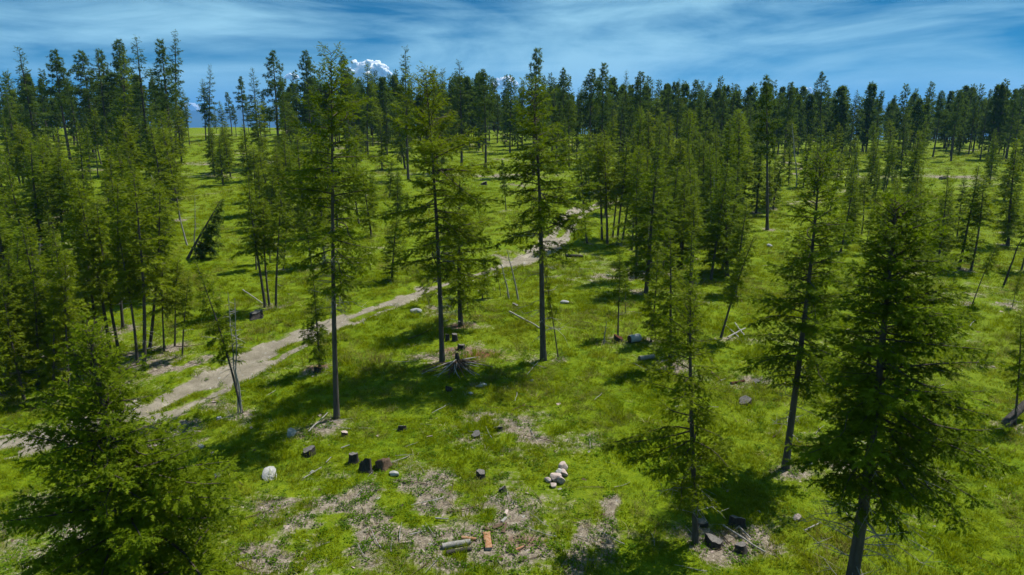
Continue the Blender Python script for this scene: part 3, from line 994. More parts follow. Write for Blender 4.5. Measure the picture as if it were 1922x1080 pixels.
stand('trees crowding the left edge behind the bright young fir', -60, 190, 600, 790, 16, (5.5, 8.5), ['fir', 'slim', 'fir'])
for a in [(15, 705, 8, 470), (72, 722, 60, 520), (132, 694, 122, 498), (36, 664, 28, 438), (-30, 742, -28, 500), (100, 752, 96, 575)]:
    tree_BT(*a, kind='fir', w=1.1, cluster='trees crowding the left edge behind the bright young fir')
stand('trees of the thicket left of the leaning dark fir', -20, 330, 440, 570, 24, (6.0, 10.5), ['fir', 'slim', 'fir'], avoid=[(40, 480, 150, 560)])
stand('trees of the left slope above the thicket', -20, 340, 330, 430, 26, (8.0, 12.5), ['fir', 'fir', 'slim'], avoid=[(80, 260, 145, 345)])
stand('trees on the upper left slope below the skyline', -30, 350, 268, 325, 20, (9.0, 14.0), ['spire', 'fir', 'pine'], avoid=[(80, 258, 140, 330)])
stand('small dark firs of the copse below the crest', 400, 470, 318, 350, 8, (7.5, 9.5), ['fir', 'slim'])
stand('trees around the tallest slim fir in mid slope', 480, 700, 330, 470, 26, (7.0, 11.0), ['fir', 'slim', 'fir'], avoid=[(330, 300, 470, 520)])
stand('trees of the upper slope left of centre', 470, 720, 255, 320, 18, (8.0, 13.0), ['spire', 'slim', 'pine'])
stand('trees on the centre slope before the skyline', 700, 960, 252, 330, 21, (8.0, 13.0), ['fir', 'slim', 'fir'], avoid=[(885, 285, 960, 345)])
stand('little trees left of the broad crowned fir', 690, 790, 370, 450, 6, (3.5, 6.0), ['fir', 'slim'])
stand('trees of the far wood above the bend in the track', 1040, 1420, 255, 330, 36, (9.0, 14.0), ['spire', 'slim', 'fir', 'pine'])
stand('trees of the dense wood right of the track', 1085, 1410, 335, 410, 34, (9.0, 13.0), ['fir', 'fir', 'slim'], avoid=[(1000, 380, 1100, 420)])
stand('trees of the dense stand behind the dark fir trio', 1190, 1400, 415, 560, 22, (6.5, 10.5), ['fir', 'slim', 'fir'], avoid=[(1000, 400, 1110, 600), (1385, 415, 1480, 520)])
stand('thin trees around the foot of the lone pine', 1385, 1480, 385, 412, 8, (6.5, 8.5), ['slim', 'fir'])
stand('small trees above the big olive fir', 1560, 1800, 420, 490, 16, (4.5, 7.5), ['slim', 'fir'])
stand('scattered trees on the open right slope', 1460, 1930, 285, 400, 34, (6.0, 11.0), ['fir', 'slim', 'fir'], avoid=[(1720, 310, 1850, 400)])
stand('trees close behind the big olive fir', 1700, 1935, 430, 520, 8, (5.5, 9.0), ['fir', 'spire', 'slim'])
stand('trees lining the top of the right slope', 1420, 1930, 263, 283, 26, (9.0, 15.0), ['spire', 'pine', 'spire'])

for cl_, items in CLUSTER.items():
    items.sort(key=lambda it: project(*it[0])[0])
    for i, (_, root) in enumerate(items):
        body, _, tail = cl_.partition(' ')
        root['group'] = cl_
        single = cl_
        for a, b_ in (('conifers', 'conifer'), ('trees', 'tree'), ('stems', 'stem'), ('firs', 'fir')):
            if a in single:
                single = single.replace(a, b_, 1)
                break
        hd = ord_words[i] if i < len(ord_words) else str(i + 1)
        root['label'] = f'{hd} {single}, counted from the left'

gm.attributes['soil'].data.foreach_set('value', np.ascontiguousarray(soil_mask(GX, GY), np.float32).ravel())

# ------------------------------------------------------------------ far wood beyond the crest (reads as one mass) : one object
def joined_body(body):
    tr_, cr_, H0 = body
    bm_ = bpy.data.meshes.new('far_conifer')
    vs_, fs_, ms_, tn_ = [], [], [], []
    o = 0
    for k, me in enumerate((tr_, cr_)):
        v = np.empty(len(me.vertices) * 3, np.float32)
        me.vertices.foreach_get('co', v)
        f = np.empty(len(me.loops), np.int32)
        me.loops.foreach_get('vertex_index', f)
        vs_.append(v.reshape(-1, 3))
        fs_.append(f.reshape(-1, 3) + o)
        ms_.append(np.full(len(f) // 3, k))
        if k:
            tn = np.empty(len(me.vertices), np.float32)
            me.attributes['tone'].data.foreach_get('value', tn)
        else:
            tn = np.zeros(len(me.vertices), np.float32)
        tn_.append(tn)
        o += len(me.vertices)
    return tri_mesh('far_conifer', np.concatenate(vs_), np.concatenate(fs_), [M_BARK, cr_.materials[0]], np.concatenate(ms_), attrs={'tone': np.concatenate(tn_)})


def scatter(name, pts, rot, scl, ids, sources, label, cat):
    """one object that scatters small pieces over points (geometry nodes)"""
    srcs = bpy.data.collections.new(name + '_pieces')
    for i, me in enumerate(sources):
        srcs.objects.link(bpy.data.objects.new('%s_piece_%02d' % (name, i), me))
    me = bpy.data.meshes.new(name)
    me.vertices.add(len(pts))
    me.vertices.foreach_set('co', np.ascontiguousarray(pts, np.float32).ravel())
    a = me.attributes.new('rot', 'FLOAT_VECTOR', 'POINT')
    a.data.foreach_set('vector', np.ascontiguousarray(rot, np.float32).ravel())
    a = me.attributes.new('scl', 'FLOAT_VECTOR', 'POINT')
    scl = np.asarray(scl, np.float32)
    if scl.ndim == 1:
        scl = np.repeat(scl[:, None], 3, 1)
    a.data.foreach_set('vector', np.ascontiguousarray(scl).ravel())
    a = me.attributes.new('pick', 'INT', 'POINT')
    a.data.foreach_set('value', np.ascontiguousarray(ids, np.int32))
    ob = link(name, me, label=label, cat=cat, kind='stuff')
    g = bpy.data.node_groups.new(name, 'GeometryNodeTree')
    g.interface.new_socket('Geometry', in_out='INPUT', socket_type='NodeSocketGeometry')
    g.interface.new_socket('Geometry', in_out='OUTPUT', socket_type='NodeSocketGeometry')
    gi, go = g.nodes.new('NodeGroupInput'), g.nodes.new('NodeGroupOutput')
    ci = g.nodes.new('GeometryNodeCollectionInfo')
    ci.inputs['Collection'].default_value = srcs
    ci.inputs['Separate Children'].default_value = True
    ci.inputs['Reset Children'].default_value = True
    ip = g.nodes.new('GeometryNodeInstanceOnPoints')
    ip.inputs['Pick Instance'].default_value = True
    g.links.new(gi.outputs[0], ip.inputs['Points'])
    g.links.new(ci.outputs[0], ip.inputs['Instance'])
    for nm, ty_, sk in (('rot', 'FLOAT_VECTOR', 'Rotation'), ('scl', 'FLOAT_VECTOR', 'Scale'), ('pick', 'INT', 'Instance Index')):
        na_ = g.nodes.new('GeometryNodeInputNamedAttribute')
        na_.data_type = ty_
        na_.inputs['Name'].default_value = nm
        g.links.new(na_.outputs[0], ip.inputs[sk])
    g.links.new(ip.outputs[0], go.inputs[0])
    md = ob.modifiers.new('scatter', 'NODES')
    md.node_group = g
    return ob


R2 = np.random.default_rng(77)
nf = 1500
fy = R2.uniform(168, 330, nf)
fx = R2.uniform(-1, 1, nf) * (fy * .82 + 20)
keepf = ~((fx / fy > -.475) & (fx / fy < -.325)) & (R2.uniform(size=nf) < np.where(fx < -60, .5, 1.0))
fx, fy = fx[keepf], fy[keepf]
fsrc = [joined_body(b) for b in lib('spire', 1)[:5] + lib('pine', 1)[:2]]
fh = R2.uniform(.65, 1.25, len(fx))
scatter('far_wood', np.stack([fx, fy, ground_z(fx, fy) - .1], -1), np.stack([np.zeros(len(fx)), np.zeros(len(fx)), R2.uniform(0, 6.28, len(fx))], -1), np.stack([fh, fh, fh], -1), R2.integers(0, 7, len(fx)), fsrc,
        'hazy mass of distant conifers along the crest behind the slopes', 'wood')


# ------------------------------------------------------------------ grass, weeds, dry litter
def blades(seed, n, rad, h, w, lean, segs=2):
    g = np.random.default_rng(seed)
    V, F = [], []
    for i in range(n):
        r, a = rad * math.sqrt(g.uniform()), g.uniform(0, 6.28)
        p = np.array([r * math.cos(a), r * math.sin(a), -.02])
        hh, ww = h * g.uniform(.55, 1.15), w * g.uniform(.7, 1.2)
        da = a + g.normal(0, .9)
        d = np.array([math.cos(da), math.sin(da), 0]) * lean * g.uniform(.2, 1.2) * hh
        fa = g.uniform(0, 6.28)
        sdv = np.array([math.cos(fa), math.sin(fa), 0]) * ww
        m = p + d * .35 + np.array([0, 0, hh * .62])
        tp_ = p + d + np.array([0, 0, hh * (1 - .25 * lean)])
        b = len(V)
        V += [p - sdv, p + sdv, m + sdv * .8, m - sdv * .8, tp_]
        F += [(b, b + 1, b + 2), (b, b + 2, b + 3), (b + 3, b + 2, b + 4)]
    return np.array(V), np.array(F)


def leaves(seed, n, rad, h, size):
    g = np.random.default_rng(seed)
    V, F = [], []
    for i in range(n):
        a, r = g.uniform(0, 6.28), rad * math.sqrt(g.uniform())
        c = np.array([r * math.cos(a), r * math.sin(a), h * g.uniform(.2, 1)])
        d = unit(np.array([math.cos(a), math.sin(a), 0]) + g.normal(0, .5, 3))
        sv = unit(np.cross(d, np.array([0, 0, 1.0]) + g.normal(0, .3, 3)))
        s_ = size * g.uniform(.6, 1.2)
        b = len(V)
        V += [c, c + d * s_ * .5 + sv * s_ * .33, c + d * s_ + np.array([0, 0, -.2 * s_]), c + d * s_ * .5 - sv * s_ * .33]
        F += [(b, b + 1, b + 2), (b, b + 2, b + 3)]
    return np.array(V), np.array(F)


def cloud_pts(dens_rings, seed, maskfn, smin, smax):
    g = np.random.default_rng(seed)
    X, Y, S = [], [], []
    for y0, y1, den, sc in dens_rings:
        area = (y1 - y0) * (y0 + y1) * .84
        n = int(area * den)
        y = np.sqrt(g.uniform(y0 * y0, y1 * y1, n))
        x = g.uniform(-1, 1, n) * y * .84
        k = g.uniform(size=n) < maskfn(x, y)
        X.append(x[k])
        Y.append(y[k])
        S.append(sc * g.uniform(smin, smax, k.sum()))
    return np.concatenate(X), np.concatenate(Y), np.concatenate(S), g


def turf(x, y):
    s = soil_mask(x, y)
    return np.clip(1.1 - 1.5 * s, 0, 1) * (1 - np.clip(path_mask(x, y) * 2.2, 0, 1)) * (.35 + .65 * np.clip((fbm(x / 1.6, y / 1.6, 91, 3) - .28) * 3.2, 0, 1))


gx, gy, gs, rg = cloud_pts([(11, 34, 22, 1.0), (34, 60, 10, 1.3), (60, 110, 3.0, 1.8), (110, 200, .6, 2.6)], 5, turf, .6, 1.35)
hgt = .45 + 1.5 * np.clip(fbm(gx / 2.2, gy / 2.2, 44, 3) - .25, 0, 1)
gsrc = [tri_mesh('grass_tuft', *blades(200 + i, 34, .19, .15, .0080, .95), [M_GRASS]) for i in range(5)]
gsrc += [tri_mesh('grass_tuft', *blades(220 + i, 30, .13, .33, .0075, .8), [M_GRASS]) for i in range(2)]
gsrc += [tri_mesh('grass_tuft', *blades(230 + i, 26, .17, .26, .0070, 1.1), [M_DULL]) for i in range(2)]
gp = rg.integers(0, 5, len(gx))
tall = (fbm(gx / 4.5, gy / 4.5, 61, 3) > .52) & (rg.uniform(size=len(gx)) < .22)
gp[tall] = rg.integers(5, 7, tall.sum())
dull = (fbm(gx / 3.5, gy / 3.5, 63, 4) > .55) & (rg.uniform(size=len(gx)) < .30)
gp[dull] = rg.integers(7, 9, dull.sum())
scatter('grass', np.stack([gx, gy, ground_z(gx, gy)], -1), np.stack([rg.normal(0, .08, len(gx)), rg.normal(0, .08, len(gx)), rg.uniform(0, 6.28, len(gx))], -1),
        np.stack([gs * 1.1, gs * 1.1, gs * hgt], -1), gp, gsrc, 'lush bright green grass covering the whole clearing and slope', 'grass')


def weedy(x, y):
    s = soil_mask(x, y)
    return np.clip(.10 + 1.1 * s, 0, .8) * (1 - .85 * path_mask(x, y))


wx, wy, ws_, rw = cloud_pts([(11, 36, 17, 1.0), (36, 62, 3, 1.4)], 6, weedy, .5, 1.3)
wsrc = [tri_mesh('weed', *leaves(300 + i, 22, .13, .10, .075), [M_WEED]) for i in range(4)]
scatter('leafy_weeds', np.stack([wx, wy, ground_z(wx, wy)], -1), np.stack([np.zeros(len(wx)), np.zeros(len(wx)), rw.uniform(0, 6.28, len(wx))], -1), ws_, rw.integers(0, 4, len(wx)), wsrc,
        'low leafy weeds sprouting through the worn brown ground', 'weeds')


def strawy(x, y):
    s = soil_mask(x, y)
    return np.clip(s * .8 + .04, 0, .7) * (1 - .9 * path_mask(x, y))


dx_, dy_, ds, rd = cloud_pts([(11, 36, 7, 1.0), (36, 62, 1.5, 1.4)], 7, strawy, .5, 1.3)
dsrc = [tri_mesh('straw', *blades(400 + i, 12, .16, .20, .006, 1.7), [M_STRAW]) for i in range(3)]


def stick_mesh(seed, L, r):
    g = np.random.default_rng(seed)
    s_ = np.linspace(0, 1, 5)
    P = np.stack([L * (s_ - .5), np.cumsum(g.normal(0, .04 * L, 5)), np.cumsum(np.abs(g.normal(0, .015 * L, 5))) + r], -1)
    V, F = limbs(P[None], (r * (1 - .6 * s_))[None], 4)
    return V, F


dsrc += [tri_mesh('twig', *stick_mesh(500 + i, .55 + .2 * i, .011 + .003 * i), [M_DEAD if i % 2 == 0 else M_BROWN]) for i in range(4)]


def chip(seed, s_):
    g = np.random.default_rng(seed)
    V = np.array([[-1, -.4, .0], [1, -.3, .1], [.9, .4, .05], [-.8, .5, .15], [0, 0, .35]]) * s_ + g.normal(0, .12 * s_, (5, 3))
    return V, np.array([(0, 1, 4), (1, 2, 4), (2, 3, 4), (3, 0, 4)])


dsrc += [tri_mesh('bark_chip', *chip(600 + i, .07 + .02 * i), [(M_DEAD, M_BROWN, M_ROCKP)[i]]) for i in range(3)]
pk = rd.choice(len(dsrc), len(dx_), p=np.array([4, 4, 4, 2, 2, 2, 1, 2, 2, 2.]) / 25)
scatter('forest_litter', np.stack([dx_, dy_, ground_z(dx_, dy_) + .005], -1), np.stack([np.zeros(len(dx_)), np.zeros(len(dx_)), rd.uniform(0, 6.28, len(dx_))], -1), ds, pk, dsrc,
        'dry straw, twigs and bark chips strewn over bare patches', 'litter')


def pebbly(x, y):
    return path_mask(x, y) * .7


kx, ky, ks, rk = cloud_pts([(20, 60, 3.5, 1.0), (60, 100, .5, 1.5)], 8, pebbly, .4, 1.5)
psrc = [tri_mesh('pebble', *chip(640 + i, .05 + .015 * i), [(M_ROCKG, M_ROCKP, M_ROCKW)[i]]) for i in range(3)]
scatter('gravel', np.stack([kx, ky, ground_z(kx, ky) + .016], -1), np.stack([np.zeros(len(kx)), np.zeros(len(kx)), rk.uniform(0, 6.28, len(kx))], -1), ks, rk.integers(0, 3, len(kx)), psrc,
        'loose pebbles scattered along the dirt track', 'gravel')


# ------------------------------------------------------------------ rocks, stumps, logs, poles
def blob(seed, sx, sy, sz, rough=.25, sub=3, cut=0.0):
    bm = bmesh.new()
    bmesh.ops.create_icosphere(bm, subdivisions=sub, radius=1)
    g = np.random.default_rng(seed)
    fr, phs = g.normal(0, 1.6, (5, 3)), g.uniform(0, 6.28, 5)
    cuts = unit(g.normal(0, 1, (9, 3)))
    lim = g.uniform(.42, .78, 9) + cut
    for v in bm.verts:
        p = np.array(v.co)
        p = p * (1 + rough * sum(math.sin(float(f @ p) * 1.6 + q_) for f, q_ in zip(fr, phs)) / 5)
        for c, l in zip(cuts, lim):                     # broken flat faces
            dd = float(p @ c)
            if dd > l:
                p = p - c * (dd - l) * .85
        v.co = (p[0] * sx, p[1] * sy, p[2] * sz)
    me = bpy.data.meshes.new('stone')
    bm.to_mesh(me)
    bm.free()
    return me


def rock(px, py, sx, sy, sz, mat, label, rz=0, tilt=0, up=.25, seed=1, cat='rock', name='rock', group=None):
    g = ground_at(px, py)
    me = blob(seed, sx, sy, sz, cut=.35 if sz < .1 and sx > .2 else 0.0)
    me.materials.append(mat)
    o = link(name, me, label=label, cat=cat, group=group)
    o.location = g + Vector((0, 0, sz * up))
    o.rotation_euler = (tilt, 0, rz)
    return o


rock(507, 896, .27, .36, .075, M_ROCKW, 'flat pale oval rock lying in the grass near the young fir', .35, .55, 1.6, 31)
rock(549, 818, .30, .22, .24, M_ROCKW, 'jagged white rock just above the flat oval one', .9, 0, .5, 2)
rock(741, 893, .26, .15, .12, M_ROCKW, 'whitish yellow rock below the hollow rotten stump', -.5, 0, .6, 3)
rock(586, 889, .13, .10, .08, M_ROCKW, 'little white stone at the end of a thin stick', 0, 0, .6, 4)
rock(903, 727, .30, .15, .13, M_ROCKG, 'grey white rock in grass below the reddish mound', .2, 0, .6, 5)
rock(884, 741, .13, .10, .08, M_ROCKW, 'small white stone left below the grey white rock', 0, 0, .7, 6)
rock(779, 590, .50, .30, .22, M_ROCKG, 'rounded grey boulder by the track left of the broad crowned fir', .1, 0, .5, 7)
rock(411, 789, .13, .12, .10, M_ROCKG, 'bluish stone at the grassy edge of the track', 0, 0, .6, 8)
rock(378, 841, .16, .12, .10, M_ROCKW, 'pale stone beside the shaded sand of the track', 0, 0, .6, 9)
rock(408, 897, .14, .16, .13, M_ROCKW, 'white stone half hidden by the young fir boughs', 0, 0, .6, 10)
rock(998, 716, .10, .08, .08, M_ROCKW, 'lone small white stone in open grass below the crooked trunk', 0, 0, .7, 11)
rock(1060, 570, .34, .2, .16, M_ROCKG, 'pale rock in grass right of the crooked dark trunk', 0, 0, .5, 12)
rock(1497, 975, .2, .15, .14, M_ROCKP, 'pinkish stone in grass left of the big trunk', .4, 0, .6, 13)
rock(1445, 463, .35, .25, .2, M_ROCKG, 'grey boulder at the foot of the lone pine', 0, 0, .5, 14)
rock(1516, 873, .17, .12, .11, M_ROCKW, 'white stone on bare ground beside the tall dark fir', 0, 0, .6, 15)
PILE = 'pink stones heaped in the open grass'
for px, py, sx, sy, sz, rz, lb, sd, z in [
        (1057, 883, .18, .17, .22, .3, 'tallest upper stone of the pinkish heap in the grass', 21, .55), (1059, 893, .15, .15, .17, .8, 'stone wedged under the top one of the pinkish heap', 25, .5),
        (1049, 893, .13, .12, .12, .2, 'whitest stone in the middle of the pinkish heap', 22, 1.2),
        (1043, 903, .22, .19, .20, .9, 'largest stone of the pinkish heap, darker on its shaded side', 23, .6), (1054, 907, .15, .14, .19, .1, 'upright right-hand stone of the pinkish heap', 24, .5),
        (1029, 904, .13, .11, .09, 0, 'reddish flat stone lying off to the left of the heap', 26, .7), (1037, 914, .13, .11, .11, .5, 'small front stone below the pinkish heap', 27, .6)]:
    rock(px, py, sx * 1.18, sy * 1.18, sz * 1.1, M_ROCKW if sd == 22 else M_ROCKP, lb, rz, 0, z, sd, 'rock', 'stone', PILE)


def stump(px, py, r, h, mat, label, seed=1, tilt=0.0, cut=None, hollow=False, name='tree_stump'):
    g = ground_at(px, py)
    r, h = r * .93, h * .8
    q_ = np.random.default_rng(seed)
    n_, k_ = 18, 6
    an = np.arange(n_) * 2 * math.pi / n_
    lob = 1 + .10 * np.sin(an * 3 + q_.uniform(0, 6)) + .08 * np.sin(an * 5 + q_.uniform(0, 6)) + q_.normal(0, .055, n_)
    slope = q_.uniform(-.5, .5, 2)
    V, F = [], []
    for k in range(k_):
        t = k / (k_ - 1)
        rr_ = r * (1 + .55 * (1 - t) ** 3 * (1 + .5 * np.sin(an * 4 + seed))) * lob
        zt = (-.12 + (h + .12) * t) + (t ** 4) * q_.normal(0, .05 * h, n_) + (t ** 3) * (slope[0] * np.cos(an) + slope[1] * np.sin(an)) * r
        V += list(np.stack([rr_ * np.cos(an), rr_ * np.sin(an), zt], -1))
    for k in range(k_ - 1):
        for i in range(n_):
            a, b_ = k * n_ + i, k * n_ + (i + 1) % n_
            F += [(a, b_, b_ + n_), (a, b_ + n_, a + n_)]
    top = (k_ - 1) * n_
    if hollow:
        inn = []
        for dep, f in ((0.0, .78), (-h * .7, .6)):
            inn.append(len(V))
            V += [np.array([v[0] * f, v[1] * f, v[2] + dep + q_.normal(0, .02)]) for v in V[top:top + n_]]
        for i in range(n_):
            j_ = (i + 1) % n_
            F += [(top + i, top + j_, inn[0] + j_), (top + i, inn[0] + j_, inn[0] + i), (inn[0] + i, inn[0] + j_, inn[1] + j_), (inn[0] + i, inn[1] + j_, inn[1] + i)]
        V.append(np.mean(V[inn[1]:inn[1] + n_], axis=0))
        F += [(inn[1] + i, inn[1] + (i + 1) % n_, len(V) - 1) for i in range(n_)]
    o = link(name, tri_mesh('stump', np.array(V), np.array(F), [mat], smooth_shade=True), label=label, cat='stump')
    o.location, o.rotation_euler = g, (tilt, tilt * .4, seed)
    if not hollow:
        ring = [np.array([v[0] * .985, v[1] * .985, v[2] + .004]) for v in V[top:top + n_]]
        cV = ring + [np.mean(ring, axis=0) + np.array([0, 0, .012])]
        link('cut_face', tri_mesh('cut_face', np.array(cV), np.array([(i, (i + 1) % n_, n_) for i in range(n_)]), [cut or M_CUT]), o)
    return o


stump(580, 853, .25, .30, M_CHAR, 'broad grey stump below the jagged white rock', 1)
stump(664, 868, .19, .46, M_CHAR, 'tall charred stump, left of the blackened pair', 2)
stump(687, 882, .24, .42, M_CHAR, 'leaning charred stump, right of the blackened pair', 3, .18)
stump(719, 876, .30, .34, M_BROWN, 'hollow rotten brown stump beside the blackened pair', 4, .12, hollow=True)
stump(647, 818, .15, .22, M_BROWN, 'small brown stump with a fresh pale top in the grass', 5, 0, M_ROCKP)
stump(903, 895, .17, .26, M_CHAR, 'single black stump in the middle of the foreground grass', 6)
stump(755, 806, .18, .20, M_CHAR, 'low dark stump with chips, above the hollow rotten one', 7)
stump(893, 820, .18, .18, M_CHAR, 'low blackish stump left of the bare patch in the centre', 8, .1)
stump(935, 806, .20, .14, M_CHAR, 'flat dark stump at the top of the central bare patch', 9)
stump(943, 922, .14, .16, M_CHAR, 'little black stub right below the single black stump', 10, .2)
stump(843, 733, .16, .22, M_CHAR, 'dark stub in grass below the heap of grey roots', 11)
stump(1397, 757, .28, .20, M_CHAR, 'wide low stump alone in grass right of the lopsided fir', 12)
stump(1418, 720, .18, .14, M_CHAR, 'small stump at the end of the broken red wood scatter', 13)
stump(1340, 1022, .27, .26, M_CHAR, 'square grey stump close to the lopsided fir trunk', 14)
stump(1382, 985, .25, .34, M_CHAR, 'thick black stump above the crossed grey sticks', 15)
stump(1393, 1036, .18, .30, M_CHAR, 'broken black stump under the long grey stick', 16, .25)
stump(1318, 985, .20, .16, M_CHAR, 'low bluish stump right behind the lopsided fir trunk', 17)
stump(1519, 858, .16, .14, M_CHAR, 'small dark stump beside the foot of the tall dark fir', 18)
stump(840, 640, .12, .45, M_CHAR, 'left one of the twin upright black posts behind the root heap', 19)
stump(854, 640, .16, .50, M_CHAR, 'right one of the twin upright black posts behind the root heap', 20)
stump(866, 656, .20, .34, M_CHAR, 'grey topped stump on the reddish mound', 21)
stump(481, 596, .42, .50, M_CHAR, 'dark root stump in the grass on the far side of the track', 22, .2)
stump(82, 519, .22, .62, M_CHAR, 'left one of the two charred posts in the left clearing', 23)
stump(90, 519, .24, .72, M_CHAR, 'right one of the two charred posts in the left clearing', 24)
stump(598, 697, .24, .26, M_CHAR, 'dark red rotten stump at the foot of the small sparse fir', 25, 0, M_REDW)
stump(1161, 640, .28, .30, M_CHAR, 'dark red rotten stump with a little conifer growing from it', 26, 0, M_REDW)
stump(968, 577, .22, .25, M_CHAR, 'small stump in grass left of the crooked dark trunk', 27)
stump(908, 347, .5, .5, M_CHAR, 'dark stump on the open slope above the track', 28)
stump(382, 468, .45, .55, M_BROWN, 'brown torn stump beside the leaning dark fir', 29, .2)


def log(p0, p1, r, mat, label, seed=1, name='fallen_log', cat='log', endmat=None, lift=.6, taper=.25, group=None, kink=.02, split=False, base_z0=None, z1=0.0):
    a, b_ = ground_at(*p0), ground_at(*p1)
    a.z += r * lift
    b_.z += r * lift + z1
    g = np.random.default_rng(seed)
    L = (b_ - a).length
    s_ = np.linspace(0, 1, 8)
    P = np.array(a)[None] * 0 + np.outer(s_, np.array(b_ - a)) + np.cumsum(g.normal(0, kink * L / 3, (8, 3)), 0) * np.array([1, 1, .4])
    rr_ = r * (1 - taper * s_) * (1 + g.normal(0, .05, 8))
    V, F = limbs(P[None], rr_[None], 9 if r > .05 else 5)
    nsd = 9 if r > .05 else 5
    if split:
        V[:, 2] = np.minimum(V[:, 2], np.interp(np.repeat(s_, nsd), s_, P[:, 2]) + r * .25)
    o = link(name, tri_mesh('log', V, F, [mat], smooth_shade=not split), label=label, cat=cat, group=group)
    o.location = a
    for k in (0, 7):
        ring = V[k * nsd:(k + 1) * nsd]
        c = ring.mean(0)
        link('cut_end', tri_mesh('cut_end', np.vstack([ring, c]), np.array([(i, (i + 1) % nsd, nsd) for i in range(nsd)]), [endmat or M_CUT]), o)
    return o


log((830, 1030), (884, 1021), .11, M_DEAD, 'grey weathered log lying left of the orange split wood', 1)
log((838, 1041), (886, 1034), .08, M_CHAR, 'dark lower log below the grey weathered one', 2)
log((866, 1012), (893, 1014), .07, M_SPLIT, 'short split log with an orange streak above the grey log', 3)
log((913, 1004), (917, 1033), .13, M_SPLIT, 'orange split log half standing out of the grass at bottom centre', 4, endmat=M_DEAD, taper=.1, split=True)
log((909, 992), (928, 1001), .07, M_BROWN, 'curled bark slab above the orange split log', 5, 'bark_slab', 'bark', split=True)
log((925, 994), (945, 986), .08, M_BROWN, 'second curled bark slab right of the first one', 6, 'bark_slab', 'bark', split=True)
log((944, 1002), (950, 983), .07, M_BROWN, 'bark slab standing on edge beside the bush tuft', 7, 'bark_slab', 'bark', split=True)
log((942, 981), (951, 972), .06, M_DEAD, 'grey bark slab above the brown ones', 8, 'bark_slab', 'bark', split=True)
log((948, 968), (952, 959), .07, M_ROCKP, 'pinkish bark flake at the top of the slab scatter', 9, 'bark_slab', 'bark', split=True)
log((968, 1034), (984, 1027), .05, M_SPLIT, 'small orange splinter right of the split log', 10, 'splinter', 'wood')
log((1181, 644), (1200, 641), .24, M_DRUM, 'short pale bluish log section in the shade of the dark firs', 11, endmat=M_CHAR, taper=.03, lift=.9)
log((1200, 676), (1228, 672), .14, M_DEAD, 'grey log half sunk in grass below the pale log section', 12)
log((1355, 990), (1432, 1042), .035, M_DEAD, 'long grey stick lying across the charred stumps', 13, 'stick', 'stick', lift=2.5)
log((1386, 992), (1410, 1016), .03, M_DEAD, 'shorter forked grey stick beside the long one', 14, 'stick', 'stick', lift=3)
log((1380, 999), (1388, 992), .025, M_DEAD, 'tiny side piece of the forked grey stick', 15, 'stick', 'stick', lift=4)
log((570, 902), (604, 881), .022, M_DEAD, 'thin pale stick running up from the little white stone', 16, 'stick', 'stick', lift=4)
log((612, 872), (622, 862), .022, M_DEAD, 'short pale stick above the thin one near the stumps', 17, 'stick', 'stick', lift=4)
log((580, 815), (614, 781), .03, M_DEAD, 'long pale pole lying toward the long bare trunk', 18, 'stick', 'stick', lift=4)
log((640, 846), (656, 840), .028, M_DEAD, 'short white stick in grass above the tall charred stump', 19, 'stick', 'stick', lift=4)
log((770, 1008), (800, 999), .025, M_DEAD, 'curved pale branch on bare soil at bottom centre', 20, 'stick', 'stick', lift=3, kink=.05)
log((817, 977), (842, 979), .03, M_DEAD, 'white stick lying on the central bare soil', 21, 'stick', 'stick', lift=3)
log((990, 705), (1018, 672), .02, M_DEAD, 'thin twig leaning on the crooked trunk foot', 22, 'stick', 'stick', lift=3)
log((1335, 700), (1352, 714), .06, M_BROWN, 'dark broken branch at the start of the red wood scatter', 23)
log((1352, 716), (1362, 712), .05, M_DEAD, 'white broken piece within the red wood scatter', 24)
log((1372, 722), (1396, 717), .08, M_REDW, 'red rotten log piece right of the white broken piece', 25)
log((1510, 1000), (1540, 985), .03, M_DEAD, 'pale stick left of the big fir trunk', 26, 'stick', 'stick', lift=3)
log((1365, 640), (1402, 622), .05, M_DEAD, 'pale pole in the brush heap under the slanting fir', 27, 'stick', 'stick', lift=4)
log((1380, 612), (1398, 638), .04, M_DEAD, 'second pole crossing the brush heap under the slanting fir', 28, 'stick', 'stick', lift=5)
log((1370, 622), (1392, 640), .04, M_DEAD, 'third pole of the brush heap, nearest to the leaning foot', 29, 'stick', 'stick', lift=3)
log((955, 590), (1012, 624), .06, M_DEAD, 'slim grey fallen pole slanting to the crooked trunk', 30, lift=3)
log((1062, 486), (1095, 484), .16, M_CHAR, 'dark log in shade at the near side of the track bend', 31)
log((1150, 520), (1138, 518), .10, M_DEAD, 'short grey log in the grass below the clump of stems', 32)
log((456, 548), (493, 573), .05, M_DEAD, 'pale fallen pole pointing at the bunch of thin stems', 33, lift=3)
log((80, 540), (132, 522), .14, M_DEAD, 'grey log on brown ground by the two charred posts', 34)
log((1765, 338), (1778, 336), .35, M_CHAR, 'black log heap far up the open right slope', 35)
log((1886, 806), (1922, 785), .20, M_CHAR, 'tipped black log at the foot of the right edge tree', 36, lift=1.2, z1=.5)


